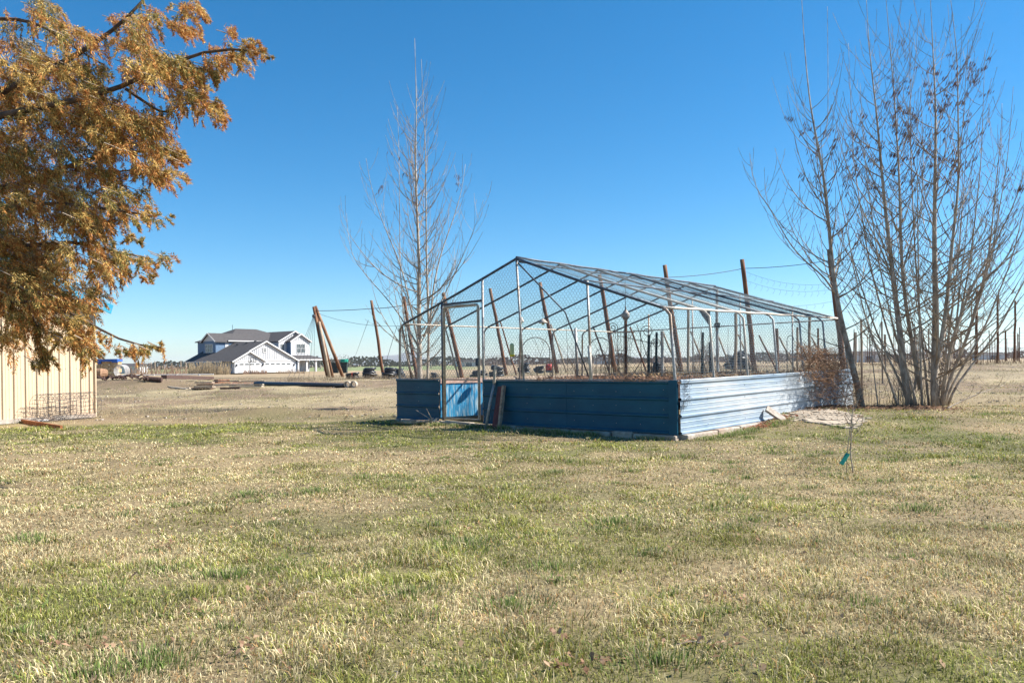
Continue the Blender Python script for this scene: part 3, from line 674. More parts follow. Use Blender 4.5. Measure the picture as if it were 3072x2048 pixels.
BR = [(1206, 975, 1232, 1120, 50, 'thin brace pole left of the left tree trunks'), (1336, 985, 1368, 1105, 52, 'thin brace pole beside the pole behind the door'), (1500, 962, 1546, 1115, 55, 'thin brace pole sloping right beneath the yellow jar trap'),
 (1652, 972, 1692, 1092, 52, 'thin brace pole crossing the leaning pole by the lamps'), (1779, 978, 1828, 1116, 47, 'thin brace pole crossing the wire arch'), (1890, 980, 1938, 1112, 46, 'thin brace pole right of the lantern feeder'),
 (1988, 993, 2030, 1100, 45, 'thin brace pole left of the near corner arch leg'), (2071, 993, 2108, 1082, 45, 'thin brace pole left of the tall dark green post'), (2156, 1010, 2182, 1078, 46, 'thin brace pole above the left side of the black heap'),
 (2215, 1003, 2246, 1080, 48, 'thin brace pole above the right side of the black heap'), (2277, 1005, 2324, 1100, 46, 'thin brace pole sloping right between third and fourth side arches'), (2338, 1010, 2380, 1098, 45, 'thin brace pole sloping left of the shepherd hook ornament'),
 (2389, 1013, 2420, 1070, 47, 'thin brace pole beside the far brush heap'), (2434, 1010, 2462, 1066, 50, 'thin brace pole over the far brush heap')]
for (a, b_, c, d, Y, lb) in BR: pole(a, b_, c, d, Y, .06, lb, 'tan_pole' if (a % 3) else 'rust_pole', 'thin brace poles of the old hop yard', name='brace_pole')
# wires between poles
def span(p, q, sag, r=.012, n=10):
    return [p.lerp(q, k / n) - Vector((0, 0, sag * 4 * (k / n) * (1 - k / n))) for k in range(n + 1)]
A0 = at(944, 932, Yt)
m = MB(); ch = [A0, at(1121, 925, 60), at(1214, 915, 50), at(1345, 905, 52)]
for a, b_ in zip(ch[:-1], ch[1:]): m.tube(span(a, b_, .05), .022, 4, False)
thing(m, 'overhead_wire', M['wire'], A0, 'wire running from the tripod through the left bare tree', 'wire')
m = MB(); m.tube(span(at(944, 936, Yt), at(1330, 962, 52), .7), .012, 4, False)
thing(m, 'overhead_wire', M['wire'], A0, 'lower slack wire starting at the tripod top', 'wire')
m = MB(); a = at(1998, 832, 44); m.tube(span(a, at(2231, 805, 46), .1), .016, 4, False); m.tube(span(at(2231, 805, 46), at(2494, 780, 43), .1), .016, 4, False); m.tube(span(at(2494, 780, 43), at(2931, 740, 44), .2), .014, 4, False)
thing(m, 'overhead_wire', M['wire'], a, 'taut wire joining the three tallest brown poles on the right', 'wire')
for k, (a, b_, lb) in enumerate((((2231, 812), (2494, 850), 'upper'), ((2231, 838), (2494, 868), 'middle'), ((2160, 895), (2494, 905), 'lower'))):
    m = MB(); pa_, pb_ = at(*a, 46), at(*b_, 43); pts = span(pa_, pb_, .35, n=14); m.tube(pts, .005, 4, False)
    for q in pts[1:-1]: m.tube([q, q + Vector((.05, 0, -.12)), q + Vector((-.06, 0, -.22 - .1 * random.random()))], .006, 3, False)
    thing(m, 'slack_wire', M['wire'], pa_, lb + ' slack wire with dangling clips between the two tall poles', 'wire')
m = MB()
for k, (tx, ty) in enumerate(((945, 950), (947, 952), (949, 955), (952, 960))):
    pass
for k in range(6):
    t_ = at(944, 940, Yt); b_ = at(862 + k * 16, 1135, Yt - 8 + k); b_.z = gz1(b_.x, b_.y); m.tube([t_, b_], .014, 3, False)
thing(m, 'guy_wires', M['wire'], A0, 'fan of thin guy wires dropping from the tripod over the house', 'guy wires')
m = MB(); m.tube([at(1105, 960, 60), on(1050, 1112, 40)], .02, 3, False); m.tube([at(1190, 980, 58), at(1152, 1105, 58)], .02, 3, False)
thing(m, 'guy_wires', M['wire'], at(1105, 960, 60), 'two thin guy wires sloping down left of the bare tree', 'guy wires')

# trellis rows on the right
rp = random.Random(5); proto = None; GW = 'thin trellis posts in rows on the right'
rows = [(2566, 996, 30), (2585, 957, 24), (2647, 964, 30), (2657, 1003, 44), (2746, 981, 33), (2755, 1008, 40), (2787, 985, 36), (2848, 940, 30)]
for (px, pyt, Y), ql in zip(rows, ('immediately right of the leaning poplar', 'close beside the leaning poplar trunk', 'left of the thin poplar suckers', 'tucked behind the thin leaning sucker stem', 'between the two left clump trunks', 'just left of the thickest upright trunk', 'hidden against the thickest upright trunk', 'behind the fanning right trunks')):
    f_ = foot(px, Y); h = at(px, pyt, Y).z - f_.z
    lb = 'thin trellis post ' + ql
    o = MB().tube([f_ - Vector((0, 0, .1)), f_ + Vector((0, 0, h))], .035, 6).build('trellis_post', M['tan_pole'], origin=f_); tag(o, lb, 'post', 'trellis posts behind the poplar clump')
pts_rows = []
for row, Y in enumerate((74, 86, 100, 118, 140)):
    px = 2560 + row * 9; prev = None; lst = []
    while px < 3230:
        f_ = foot(px, Y * rp.uniform(.98, 1.02)); lst.append(f_)
        if proto is None:
            o = MB().tube([f_ - Vector((0, 0, .1)), f_ + Vector((0, 0, 3.1))], .042, 6).build('trellis_post', M['rust_pole'], origin=f_); proto = o
        else:
            o = proto.copy(); COL.objects.link(o); o.location = f_
        o.scale = (1, 1, rp.uniform(.85, 1.12)); o.rotation_euler = (rp.uniform(-.03, .03), rp.uniform(-.03, .03), 0)
        tag(o, 'far thin trellis post in the %s row back on the right' % ('first', 'second', 'third', 'fourth', 'fifth')[row], 'post', GW)
        px += (44 - row * 4) * rp.uniform(.8, 1.2)
    pts_rows.append(lst)
m = MB()
for lst in pts_rows:
    for z in (1.3, 2.7):
        m.tube([p + Vector((0, 0, z)) for p in lst], .012, 3, False)
thing(m, 'trellis_wires', M['wire'], pts_rows[0][0], 'thin wires strung along the far trellis rows', 'wires', kind='stuff')
m = MB()
for k in range(6):
    m.tube(span(at(2494, 800 + 26 * k, 43), at(2931, 880 + 12 * k, 60), .25), .008, 3, False); m.tube(span(at(2931, 880 + 12 * k, 60), at(3200, 900 + 12 * k, 66), .3), .008, 3, False)
thing(m, 'hop_wires', M['wire'], at(2494, 800, 43), 'several thin slack wires crossing behind the poplars at the right', 'wires')
# left far orchard posts
proto2 = None
for px in range(415, 560, 12):
    for Y in (115, 150):
        f_ = foot(px + rp.uniform(-5, 5) + (Y - 115) * .12, Y)
        if proto2 is None: o = MB().tube([f_ - Vector((0, 0, .1)), f_ + Vector((0, 0, 1.9))], .07, 5).build('orchard_post', M['tan_pole'], origin=f_); proto2 = o
        else: o = proto2.copy(); COL.objects.link(o); o.location = f_; o.scale = (1, 1, rp.uniform(.7, 1.1))
        tag(o, 'small far orchard post left of the house in the %s row' % ('nearer' if Y < 130 else 'farther'), 'post', 'small far posts left of the house')

# ------------------------------------------------------------------ coils, pipes, lumber piles
def coil(pxa, pxb, pyt, pyb, label, Y=None, lumps=2, red=False, mt='black'):
    pc = (pxa + pxb) / 2; b_ = on(pc, pyb, 20) if Y is None else foot(pc, Y); Y = b_.y
    b_.z = gz1(b_.x, b_.y); wd = (pxb - pxa) / F * Y; ht = (pyb - pyt) / F * Y
    Rr = root('tubing_coil', b_, label, 'tubing coil', 'coils of black tubing in the field'); rr = random.Random(int(pxa))
    for L_ in range(lumps):
        m = MB(); zc = ht * (L_ + .5) / lumps; tilt = rr.uniform(-.3, .3); ox = rr.uniform(-.08, .08) * wd
        pts = []; n = 22; tu = max(.035, ht / lumps / 7)
        for k in range(n * 9):
            a = k * 2 * math.pi / n; tt = k / (n * 9); r = wd * (.37 + .09 * math.sin(tt * 21 + L_) + .04 * math.sin(3 * a + pxa)) * (1 - .16 * L_)
            z = zc + (ht / lumps) * .42 * math.sin(tt * 17 + 2 * L_) + tilt * r * math.cos(a)
            pts.append(b_ + Vector((ox + r * math.cos(a), r * math.sin(a), z)))
        m.tube(pts, tu, 5); m.build('tubing', M[mt], Rr, smooth=True)
        m = MB(); m.lathe(b_ + Vector((ox, 0, zc)), [(wd * .15, -ht / lumps * .3), (wd * .3, -ht / lumps * .2), (wd * .33, ht / lumps * .05), (wd * .15, ht / lumps * .3)], 14).build('inner_tubing', M[mt], Rr, smooth=True)
    if red: MB().tube([b_ + Vector((0, -wd * .47, 0)), b_ + Vector((0, -wd * .47, ht)), b_ + Vector((0, 0, ht * 1.05))], .035, 5).build('tie', M['red'], Rr)
coil(1039, 1080, 1119, 1136, 'low black tubing coil tied with a red cord, leftmost of the coils', lumps=1, red=True)
coil(1082, 1130, 1103, 1134, 'big black tubing coil in two stacked layers left of the leaning pole foot')
coil(1145, 1190, 1103, 1136, 'big dark tubing coil against the left corner of the enclosure')
coil(1186, 1216, 1102, 1128, 'smaller tubing coil half behind the front left corner post', Y=62)
coil(1290, 1313, 1119, 1134, 'small grey tubing coil behind the left tree trunks')
coil(1412, 1447, 1112, 1131, 'brown tinged tubing coil seen through the doorway')
coil(1432, 1462, 1100, 1116, 'dark tubing coil behind the brown one in the doorway', Y=64)
coil(1466, 1512, 1098, 1130, 'wide tangled tubing coil right of the door post')
coil(1555, 1594, 1090, 1118, 'tall grey black tubing coil near the inner pipe post')
coil(1600, 1636, 1095, 1116, 'low tangled tubing coil left of the red machine', Y=55)
coil(1950, 1996, 1088, 1116, 'square stacked tubing coil behind the dark green posts', lumps=3)
coil(2440, 2482, 1060, 1080, 'grey tubing coil on top of the far brush heap', Y=30, lumps=2)
# big black sheeting heap
b_ = foot(2216, 50); 
def blob(c, rx, ry, rz_, seed, n=14, k=22, am=.22):
    m = MB(); vs = []; rr = random.Random(seed)
    for i_ in range(n + 1):
        th = math.pi * .5 * i_ / n
        for j in range(k):
            a = 2 * math.pi * j / k; d = 1 + am * (2 * vnoise(math.cos(a) * 1.5 + seed, i_ * .35 + math.sin(a) * 1.5, .6, seed) - 1)
            vs.append((c[0] + rx * math.cos(th) ** .7 * math.cos(a) * d, c[1] + ry * math.cos(th) ** .7 * math.sin(a) * d, c[2] + rz_ * math.sin(th) * (1 + am * (vnoise(i_, j * .5, 1.3, seed) - .5))))
    m.add(vs, [(i_ * k + j, i_ * k + (j + 1) % k, (i_ + 1) * k + (j + 1) % k, (i_ + 1) * k + j) for i_ in range(n) for j in range(k)]); return m
Rr = root('sheeting_heap', b_, 'large heap of crumpled black plastic sheeting behind the side wall', 'heap')
hm_ = (1112 - 1067) / F * 50
blob(b_ + Vector((-.1, 0, -.1)), .85, .7, .7, 3, am=.35).build('lower_bundle', M['black_bag'], Rr)
blob(b_ + Vector((.15, .05, .35)), .55, .5, .75, 8, am=.4).build('upper_bundle', M['black_bag'], Rr)
m = MB()
for _ in range(60):
    a = random.uniform(0, 6.28); q = b_ + Vector((.75 * math.cos(a), .6 * math.sin(a), random.uniform(.2, 1))); m.tube([q, q + Vector((random.uniform(-.4, .4), random.uniform(-.3, .3), random.uniform(-.2, .35)))], .012, 3, False)
m.build('loose_tubing', M['black'], Rr)
# red machine
b_ = foot(1649, 55); Rr = root('red_tank', b_, 'small red machine with a round tank far behind the net', 'machine')
MB().tube([b_ + Vector((-.28, 0, .34)), b_ + Vector((.22, 0, .36))], [.24, .24], 12).build('tank', M['red'], Rr, smooth=True)
MB().box(b_ + Vector((0, 0, .08)), (.5, .35, .12)).build('frame', M['dark_pipe'], Rr)
MB().tube([b_ + Vector((.2, 0, .3)), b_ + Vector((.35, 0, .62)), b_ + Vector((.1, 0, .66))], .03, 6).build('handle', M['red'], Rr)
# long black pipe pair + culvert ends
a = on(1055, 1163, 30); a.z = gz1(a.x, a.y); Yp = a.y
l_ = at(765, 1161, Yp + 3); l_.z = gz1(l_.x, l_.y)
for dy, lb in ((0, 'front long black drain pipe lying in the field'), (.5, 'rear long black drain pipe lying behind its twin')):
    p1 = Vector((l_.x, l_.y + dy, l_.z + .1)); p2 = Vector((a.x - .4, a.y + dy, a.z + .1)); tag(MB().tube([p1, p1.lerp(p2, .5), p2], .115, 12).build('drain_pipe', M['black'], origin=p1, smooth=True), lb, 'pipe')
for k, lb in ((0, 'left pale round pipe end beside the black pipes'), (1, 'right pale round pipe end beside the black pipes')):
    c = Vector((a.x - .22 + k * .31, a.y - .1 + .02 * k, a.z + .16)); Rr = root('pipe_end', c, lb, 'pipe fitting')
    pts = [];m = MB(); n = 18; vs = []
    for (r, y) in ((.165, 0), (.165, .45), (.125, .45), (.125, 0)):
        for j in range(n): an = 2 * math.pi * j / n; vs.append((c.x + r * math.cos(an), c.y + y, c.z + r * math.sin(an)))
    fs = [(q * n + j, q * n + (j + 1) % n, ((q + 1) % 4) * n + (j + 1) % n, ((q + 1) % 4) * n + j) for q in range(4) for j in range(n)]
    m.add(vs, fs); m.build('collar', M['old_white'], Rr); m = MB(); m.lathe((0, 0, 0), [(.12, 0), (.12, .02)], 16)
    o = m.build('inside', M['dark_wood'], Rr); o.location = (0, .4, 0); o.rotation_euler = (R(-90), 0, 0)
def pile(items, name, label, cat='lumber pile', mset=('wood', 'dark_wood')):
    f_ = items[0]; Rr = root(name, on(f_[0], f_[2], 25), label, cat)
    for k, (xa, xb, yb, th, lift, mt) in enumerate(items):
        p = on((xa + xb) / 2, yb, 25); Y = p.y + .12 * k; q1 = at(xa, yb, Y); q2 = at(xb, yb + random.uniform(-1, 1), Y + random.uniform(-.4, .4)); g_ = gz1(p.x, p.y)
        q1.z = g_ + lift; q2.z = g_ + lift; MB().beam(q1, q2, .28, th, up=(0, .05, 1)).build('board', M[mt], Rr)
pile([(578, 637, 1169, .07, .05, 'dark_wood'), (586, 642, 1169, .07, .15, 'wood'), (590, 640, 1169, .06, .25, 'dark_wood'), (588, 640, 1169, .06, .36, 'wood')], 'lumber_pile', 'short neat stack of dark and grey boards left of the black pipes')
pile([(662, 720, 1168, .09, .06, 'dark_wood'), (645, 790, 1164, .05, .16, 'old_white'), (690, 788, 1166, .05, .1, 'old_white'), (640, 720, 1158, .05, .26, 'wood'), (700, 795, 1158, .05, .24, 'wood')], 'lumber_pile', 'scattered weathered boards joining the end of the black pipes')
def beam1(xa, ya, xb, yb, wd, th, mt, lb, cat='beam', name='timber'):
    p = on(xa, ya, 20); q = on(xb, yb, 20); p.z = gz1(p.x, p.y) + th / 2; q.z = gz1(q.x, q.y) + th / 2
    tag(MB().beam(p, q, wd, th).build(name, M[mt], origin=p), lb, cat)
beam1(492, 1138, 636, 1138, .3, .22, 'dark_wood', 'long dark timber lying across the red earth strip')
beam1(648, 1149, 683, 1147, .25, .2, 'rust_pole', 'short reddish log right of the red earth strip')
beam1(512, 1167, 570, 1165, .12, .05, 'old_white', 'pale thin plank on the ground left of the dark board stack')
beam1(282, 1132, 300, 1133, .2, .3, 'dark_red', 'dark red timber end by the pale barn corner')
beam1(505, 1161, 560, 1169, .1, .04, 'old_white', 'narrow bleached lath crossing a pale plank')
# tangled dark rubbish on the mound
SP = root('scrap_pile', foot(400, 45), 'dark scrap sticks strewn over the low earth mound', 'scrap pile')
for _ in range(26):
    p = foot(random.uniform(300, 470), random.uniform(43.4, 46)); d = Vector((random.uniform(-1, 1), random.uniform(-.2, .2), random.uniform(-.02, .12))) * random.uniform(.4, 1.4)
    MB().tube([p + Vector((0, 0, .05)), p + d * .5 + Vector((0, 0, .2)), p + d + Vector((0, 0, .05))], random.uniform(.02, .06), 4).build('stick', M['dark_wood'], SP)
p = foot(455, 43.5); thing(MB().tube([p + Vector((-.45, 0, .2)), p + Vector((.5, .1, .1))], [.12, .14], 9), 'log', M['dark_wood'], p, 'dark log at the right end of the earth mound', 'log')
# hay stack with tarp
b_ = foot(322, 92); Rr = root('hay_stack', b_, 'stack of straw bales under a blue tarp beside the barn corner', 'hay stack')
top_ = at(322, 1082, 92).z; zz = b_.z; hh = (top_ - b_.z) / 4
for r_ in range(4):
    for k in range(3):
        o = MB().box(b_ + Vector((-1 + k * .92 + .15 * (r_ % 2), 0, hh * (r_ + .5))), (.86, .9, hh * .92)).build('bale', M['hay'], Rr)
m = MB(); m.box(b_ + Vector((-.15, -.1, hh * 4.12)), (3.3, 1.3, .28)); m.box(b_ + Vector((-1.0, -.58, hh * 3.8)), (1.2, .1, .5)); m.box(b_ + Vector((1.15, -.58, hh * 3.9)), (.7, .1, .35)); o = m.build('tarp', M['tarp'], Rr)
b_ = foot(291, 80); thing(MB().tube([b_ + Vector((-.5, 0, .45)), b_ + Vector((.4, 0, .5)), b_ + Vector((.7, .4, .5))], [.5, .52, .42], 12), 'brush_roll', M['vine'], b_, 'rounded brown roll of brush right at the barn corner', 'brush roll')
b_ = foot(358, 85); m = MB()
for k in range(10): m.tube([b_ + Vector((.6 * math.cos(a * .4), .12 * k, .7 + .65 * math.sin(a * .4))) for a in range(17)], .016, 4)
thing(m, 'netting_roll', M['white'], b_, 'upright roll of white netting right of the hay stack', 'netting roll')
# white long pipe rail
m = MB(); a = foot(215, 96); b2 = foot(640, 96); m.tube([a + Vector((0, 0, .16)), b2 + Vector((0, 0, .16))], .07, 6)
for k in range(6): q = a.lerp(b2, .1 + k * .16); m.box((q.x, q.y, gz1(q.x, q.y) + .05), (.15, .3, .22))
thing(m, 'irrigation_pipe', M['white'], a, 'long white irrigation pipe lying across the field left of the house', 'pipe')
# trash carts
for px, lb in ((1006, 'dark wheeled bin left of the teal lidded one'), (1033, 'dark wheeled bin with a teal box on top')):
    b_ = foot(px, 120); b_.z = at(px, 1119, 120).z; Rr = root('wheeled_bin', b_, lb, 'bin')
    m = MB(); w1, w2, h_ = .36, .48, 1.5; m.add([(b_.x + x, b_.y + y, b_.z + z) for z, w_ in ((.1, w1), (h_, w2)) for x, y in ((-w_, -w_), (w_, -w_), (w_, w_), (-w_, w_))], [(0, 3, 2, 1), (4, 5, 6, 7), (0, 1, 5, 4), (1, 2, 6, 5), (2, 3, 7, 6), (3, 0, 4, 7)])
    m.build('body', M['bin'], Rr); MB().box(b_ + Vector((0, 0, h_ + .05)), (1.1, 1.05, .1)).build('lid', M['bin'], Rr)
    MB().tube([b_ + Vector((-.4, .35, .14)), b_ + Vector((.4, .35, .14))], .14, 10).build('wheels', M['black'], Rr)
p = foot(1033, 120); p.z = at(1033, 1119, 120).z + 1.62; tag(MB().lathe(p, [(.55, 0), (.6, .1), (.6, .45), (.35, .5)], 10).build('teal_tub', M['green'], origin=p), 'teal tub sitting on top of the right wheeled bin', 'tub')

# ------------------------------------------------------------------ far house
SS = .075 / 4.2; FH = 2.4 / 2.4
HB = at(695, 1119, 180); ang = R(53); EX = Vector((math.cos(ang), math.sin(ang), 0)); EY = Vector((-math.sin(ang), math.cos(ang), 0))
HR = root('house', HB, 'large two storey house with white gabled garages and dark shingle roofs', 'house')
def hp(x, y, z): return HB + EX * x + EY * y + Vector((0, 0, z))
def hbox(name, m_, x0, x1, y0, y1, z0, z1, par=HR):
    m = MB(); m.add([tuple(hp(x, y, z)) for z in (z0, z1) for x, y in ((x0, y0), (x1, y0), (x1, y1), (x0, y1))], [(0, 3, 2, 1), (4, 5, 6, 7), (0, 1, 5, 4), (1, 2, 6, 5), (2, 3, 7, 6), (3, 0, 4, 7)])
    return m.build(name, M[m_], par)
def gable_x(xc, half, y0, y1, ez_, az_, th=.22, ov=.45, wallm='house_white', bat=True):
    # ridge runs in depth (y); gable wall faces front at y0
    m = MB()
    for sx in (-1, 1):
        P = [hp(xc + sx * (half + ov), y0 - ov, ez_ - ov * (az_ - ez_) / half), hp(xc + sx * .0, y0 - ov, az_), hp(xc + sx * .0, y1, az_), hp(xc + sx * (half + ov), y1, ez_ - ov * (az_ - ez_) / half)]
        if sx > 0: P = P[::-1]
        m.slab(P, (0, 0, -1), th)
    m.build('roof', M['shingle'], HR)
    # rake boards
    for sx in (-1, 1):
        MB().beam(hp(xc + sx * (half + ov), y0 - ov - .03, ez_ - ov * (az_ - ez_) / half - .12), hp(xc, y0 - ov - .03, az_ - .12), .07, .3).build('rake_board', M['white'], HR)
    m = MB(); m.slab([hp(xc - half, y0, ez_ - .1), hp(xc + half, y0, ez_ - .1), hp(xc, y0, az_ - .25)], tuple(EY), .2); m.build('gable_wall', M[wallm], HR)
    if bat:
        m = MB(); x = -half + .45
        while x < half - .3:
            zt = az_ - .3 - abs(x) * (az_ - ez_) / half
            if zt > ez_ + .1: m.beam(hp(xc + x, y0 - .04, ez_ - .05), hp(xc + x, y0 - .04, zt), .08, .07)
            x += .5
        tag(m.build('battens', M['house_white'], HR), kind='stuff')
def window(x, y, z, w_, h_, face='f', cols_=2):
    # face f: on a front wall at depth y ; l: on a left wall at x, centred on y
    def wp(a, o, zz): return hp(x + a, y - o, z + zz) if face == 'f' else hp(x - o, y + a, z + zz)
    fm = MB(); 
    for (a0, a1, z0, z1) in ((-w_ / 2, w_ / 2, -.14, 0), (-w_ / 2, w_ / 2, h_, h_ + .14), (-w_ / 2 - .14, -w_ / 2, -.14, h_ + .14), (w_ / 2, w_ / 2 + .14, -.14, h_ + .14)):
        fm.beam(wp(a0, .06, (z0 + z1) / 2), wp(a1, .06, (z0 + z1) / 2), .12, z1 - z0)
    for k in range(1, cols_): a = -w_ / 2 + w_ * k / cols_; fm.beam(wp(a - .05, .06, h_ / 2), wp(a + .05, .06, h_ / 2), .1, h_)
    f_ = fm.build('window', M['white'], HR)
    for k in range(cols_):
        a = -w_ / 2 + w_ * (k + .5) / cols_; MB().beam(wp(a - w_ / cols_ / 2 + .06, .02, h_ / 2), wp(a + w_ / cols_ / 2 - .06, .02, h_ / 2), .03, h_ - .02).build('pane', M['glass'], f_)
    g_ = MB(); g_.beam(wp(-w_ / 2, .055, h_ * .5), wp(w_ / 2, .055, h_ * .5), .05, .08)
    for k in range(cols_): a = -w_ / 2 + w_ * (k + .5) / cols_; g_.beam(wp(a - .02, .05, h_ * .75), wp(a + .02, .05, h_ * .75), .04, h_ * .5)
    g_.build('glazing_bars', M['white'], f_)
def gdoor(x0, x1, y, h_):
    d = hbox('garage_door', 'white', x0, x1, y - .05, y + .05, .05, h_)
    n = max(2, int((x1 - x0) / 1.4)); 
    for k in range(n):
        a = x0 + (x1 - x0) * (k + .5) / n
        for j in range(4): hbox('pane', 'glass', a - .52 + j * .27, a - .52 + j * .27 + .22, y - .09, y - .055, h_ - .48, h_ - .2, d)
    for j in range(1, 4): hbox('panel_groove', 'house_white', x0 + .05, x1 - .05, y - .065, y - .055, h_ * j / 4 - .02, h_ * j / 4 + .02, d)
# garage wing A and small gable B
hbox('wall', 'house_shaded', .2, 17.9, .1, 17.5, 0, 2.85)
hbox('wall', 'house_white', 8.1, 17.6, 0.0, .1, 0, 2.85)
gable_x(9.05, 8.9, 0, 19, 2.95, 7.4)
hbox('wall', 'house_white', .25, 8.0, -.8, .05, 0, 2.75)
gable_x(4.0, 4.15, -.8, 3.2, 2.85, 5.0)
gdoor(1.3, 7.0, -.8, 2.3); gdoor(8.7, 16.3, 0, 2.3)
hbox('trim_band', 'white', .2, 8.2, -.9, -.8, 2.62, 2.85); hbox('trim_band', 'white', 8.2, 17.7, -.1, 0, 2.75, 2.98)
window(8.75, 0, 4.85, .7, .75, 'f', 1)
for x, y in ((.7, -.8), (7.6, -.8), (17.1, 0)):
    hbox('wall_lamp', 'black', x - .12, x + .12, y - .25, y, 1.55, 2.0)
# upper storey
hbox('upper_wall', 'house_shaded', 3.9, 10, 12.2, 17.4, 3, 7.8); hbox('upper_wall', 'house_white', 6.4, 9.4, 12.1, 12.2, 5, 7.5)  # pale panel is the sunlit stretch, painted onto the shaded front wall
hbox('upper_wall', 'house_shaded', 7.4, 27.9, 12.0, 25.5, 0, 7.8)
window(3.9, 14.9, 4.98, 2.9, 1.8, 'l', 3)
# left facing gable with ridge along x
m = MB(); yc, hf, ex_, ax_ = 14.85, 2.65, 7.85, 9.6
for sy in (-1, 1):
    P = [hp(3.4, yc + sy * (hf + .5), ex_ - .36), hp(3.4, yc, ax_), hp(15, yc, ax_), hp(15, yc + sy * (hf + .5), ex_ - .36)]
    m.slab(P if sy < 0 else P[::-1], (0, 0, -1), .2)
m.build('roof', M['shingle'], HR)
for sy in (-1, 1): MB().beam(hp(3.37, yc + sy * (hf + .5), ex_ - .46), hp(3.37, yc, ax_ - .1), .07, .28).build('rake_board', M['white'], HR)
MB().slab([hp(3.88, yc - hf, ex_ - .2), hp(3.88, yc + hf, ex_ - .2), hp(3.88, yc, ax_ - .25)], tuple(EX), .15).build('gable_wall', M['house_white'], HR)
# main hip roof
m = MB(); x0, x1, y0, y1, e_, a_ = 6.9, 28.4, 11.6, 26, 7.75, 11.05
P = [hp(x0, y0, e_), hp(x1, y0, e_), hp(x1, y1, e_), hp(x0, y1, e_), hp(13.9, 18.9, a_), hp(20, 18.9, a_)]
m.add([tuple(p) for p in P] + [tuple(p - Vector((0, 0, .2))) for p in P[:4]], [(0, 1, 5, 4), (1, 2, 5), (2, 3, 4, 5), (3, 0, 4), (0, 6, 7, 1), (1, 7, 8, 2), (2, 8, 9, 3), (3, 9, 6, 0), (6, 9, 8, 7)])
m.build('roof', M['shingle'], HR)
MB().beam(hp(6.9, 11.57, 7.68), hp(18, 11.57, 7.68), .08, .25).build('fascia', M['white'], HR)
MB().beam(hp(-.35, -.3, 2.6), hp(-.35, 19, 2.6), .1, .22).build('fascia', M['white'], HR)
# right gables C, D
hbox('upper_wall', 'house_white', 18.5, 28.0, 7.7, 12.5, 0, 7.75); gable_x(23.3, 4.75, 7.7, 19, 7.85, 10.35)
hbox('upper_wall', 'house_white', 20.95, 26.7, 6.0, 7.8, 3.9, 7.75); hbox('side_wall', 'house_shaded', 20.85, 20.95, 6.02, 7.7, 3.9, 7.7); gable_x(23.8, 2.95, 6.0, 12, 7.85, 9.6)  # left side sheet coloured darker for facing away from the sun
window(23.9, 6.0, 4.75, 2.5, 2.2); window(19.6, 7.7, 4.95, .95, 1.95, 'f', 1)
m = MB(); P = [hp(20.2, 2.4, 3.05), hp(29.6, 2.4, 3.05), hp(29.6, 8, 3.05), hp(20.2, 8, 3.05), hp(20.9, 6, 4.15), hp(26.7, 6, 4.15), hp(26.7, 8, 4.15), hp(20.9, 8, 4.15)]
m.add([tuple(p) for p in P], [(0, 1, 5, 4), (1, 2, 6, 5), (3, 0, 4, 7), (0, 3, 2, 1)]); m.build('porch_roof', M['shingle'], HR)
MB().beam(hp(20.2, 2.36, 2.95), hp(29.6, 2.36, 2.95), .08, .28).build('fascia', M['white'], HR)
for x in (20.6, 23.2, 26.1, 29.0): hbox('porch_post', 'white', x - .2, x + .2, 2.7, 3.1, 0, 2.95)
d = hbox('front_door', 'bin', 23.2, 24.5, 7.6, 7.69, .1, 2.5); hbox('door_frame', 'white', 23.0, 23.2, 7.55, 7.69, .1, 2.6, d); hbox('door_frame', 'white', 24.5, 24.7, 7.55, 7.69, .1, 2.6, d)
window(.2, 15.6, .8, 1.6, 1.4, 'l', 2)
for (u_, v_) in ((880, 530), (1000, 522), (1110, 518)):   # roof vents
    y_ = (820 - u_) * 0 + 3.5 + (1110 - u_) * .022; x_ = ((u_ - 820) * SS + y_ * .574) / .819
    z_ = 2.95 + .5 * x_ + .0
    hbox('roof_vent', 'black', x_ - .2, x_ + .2, y_ - .2, y_ + .2, min(z_, 7.2), min(z_, 7.2) + .3)
q = hp(13.0, 18.9, 10.6); DR = root('satellite_dish', q, 'satellite dish standing on the ridge of the far house', 'satellite dish')
MB().tube([q, q + Vector((0, 0, 1.4))], .06, 6).build('mast', M['dark_pipe'], DR)
m = MB(); m.lathe((0, 0, 0), [(.02, 0), (.3, .04), (.5, .12), (.62, .22), (.6, .24), (.3, .08)], 14); o = m.build('dish', M['dark_pipe'], DR); o.location = (0, 0, 1.5); o.rotation_euler = (R(60), 0, R(-20))
# basketball hoop in front of the garage
b_ = at(750, 1119, 165); b_.z = gz1(b_.x, b_.y); Rr = root('basketball_hoop', b_, 'black basketball hoop stand before the left garage door', 'basketball hoop')
MB().tube([b_, b_ + Vector((0, 0, 2.6)), b_ + Vector((.5, -.3, 3.0))], .09, 6).build('pole', M['black'], Rr)
m = MB(); 
for z in (2.6, 3.0, 3.5): m.box(b_ + Vector((.6, -.4, z)), (1.6, .06, .08))
for x in (-.2, .3, .9, 1.4): m.box(b_ + Vector((x, -.4, 3.05)), (.08, .05, 1.0))
m.build('backboard', M['black'], Rr)
MB().tube([b_ + Vector((.6 + .23 * math.cos(k * .5), -.7 + .23 * math.sin(k * .5), 2.75)) for k in range(13)], .03, 4).build('rim', M['black'], Rr)
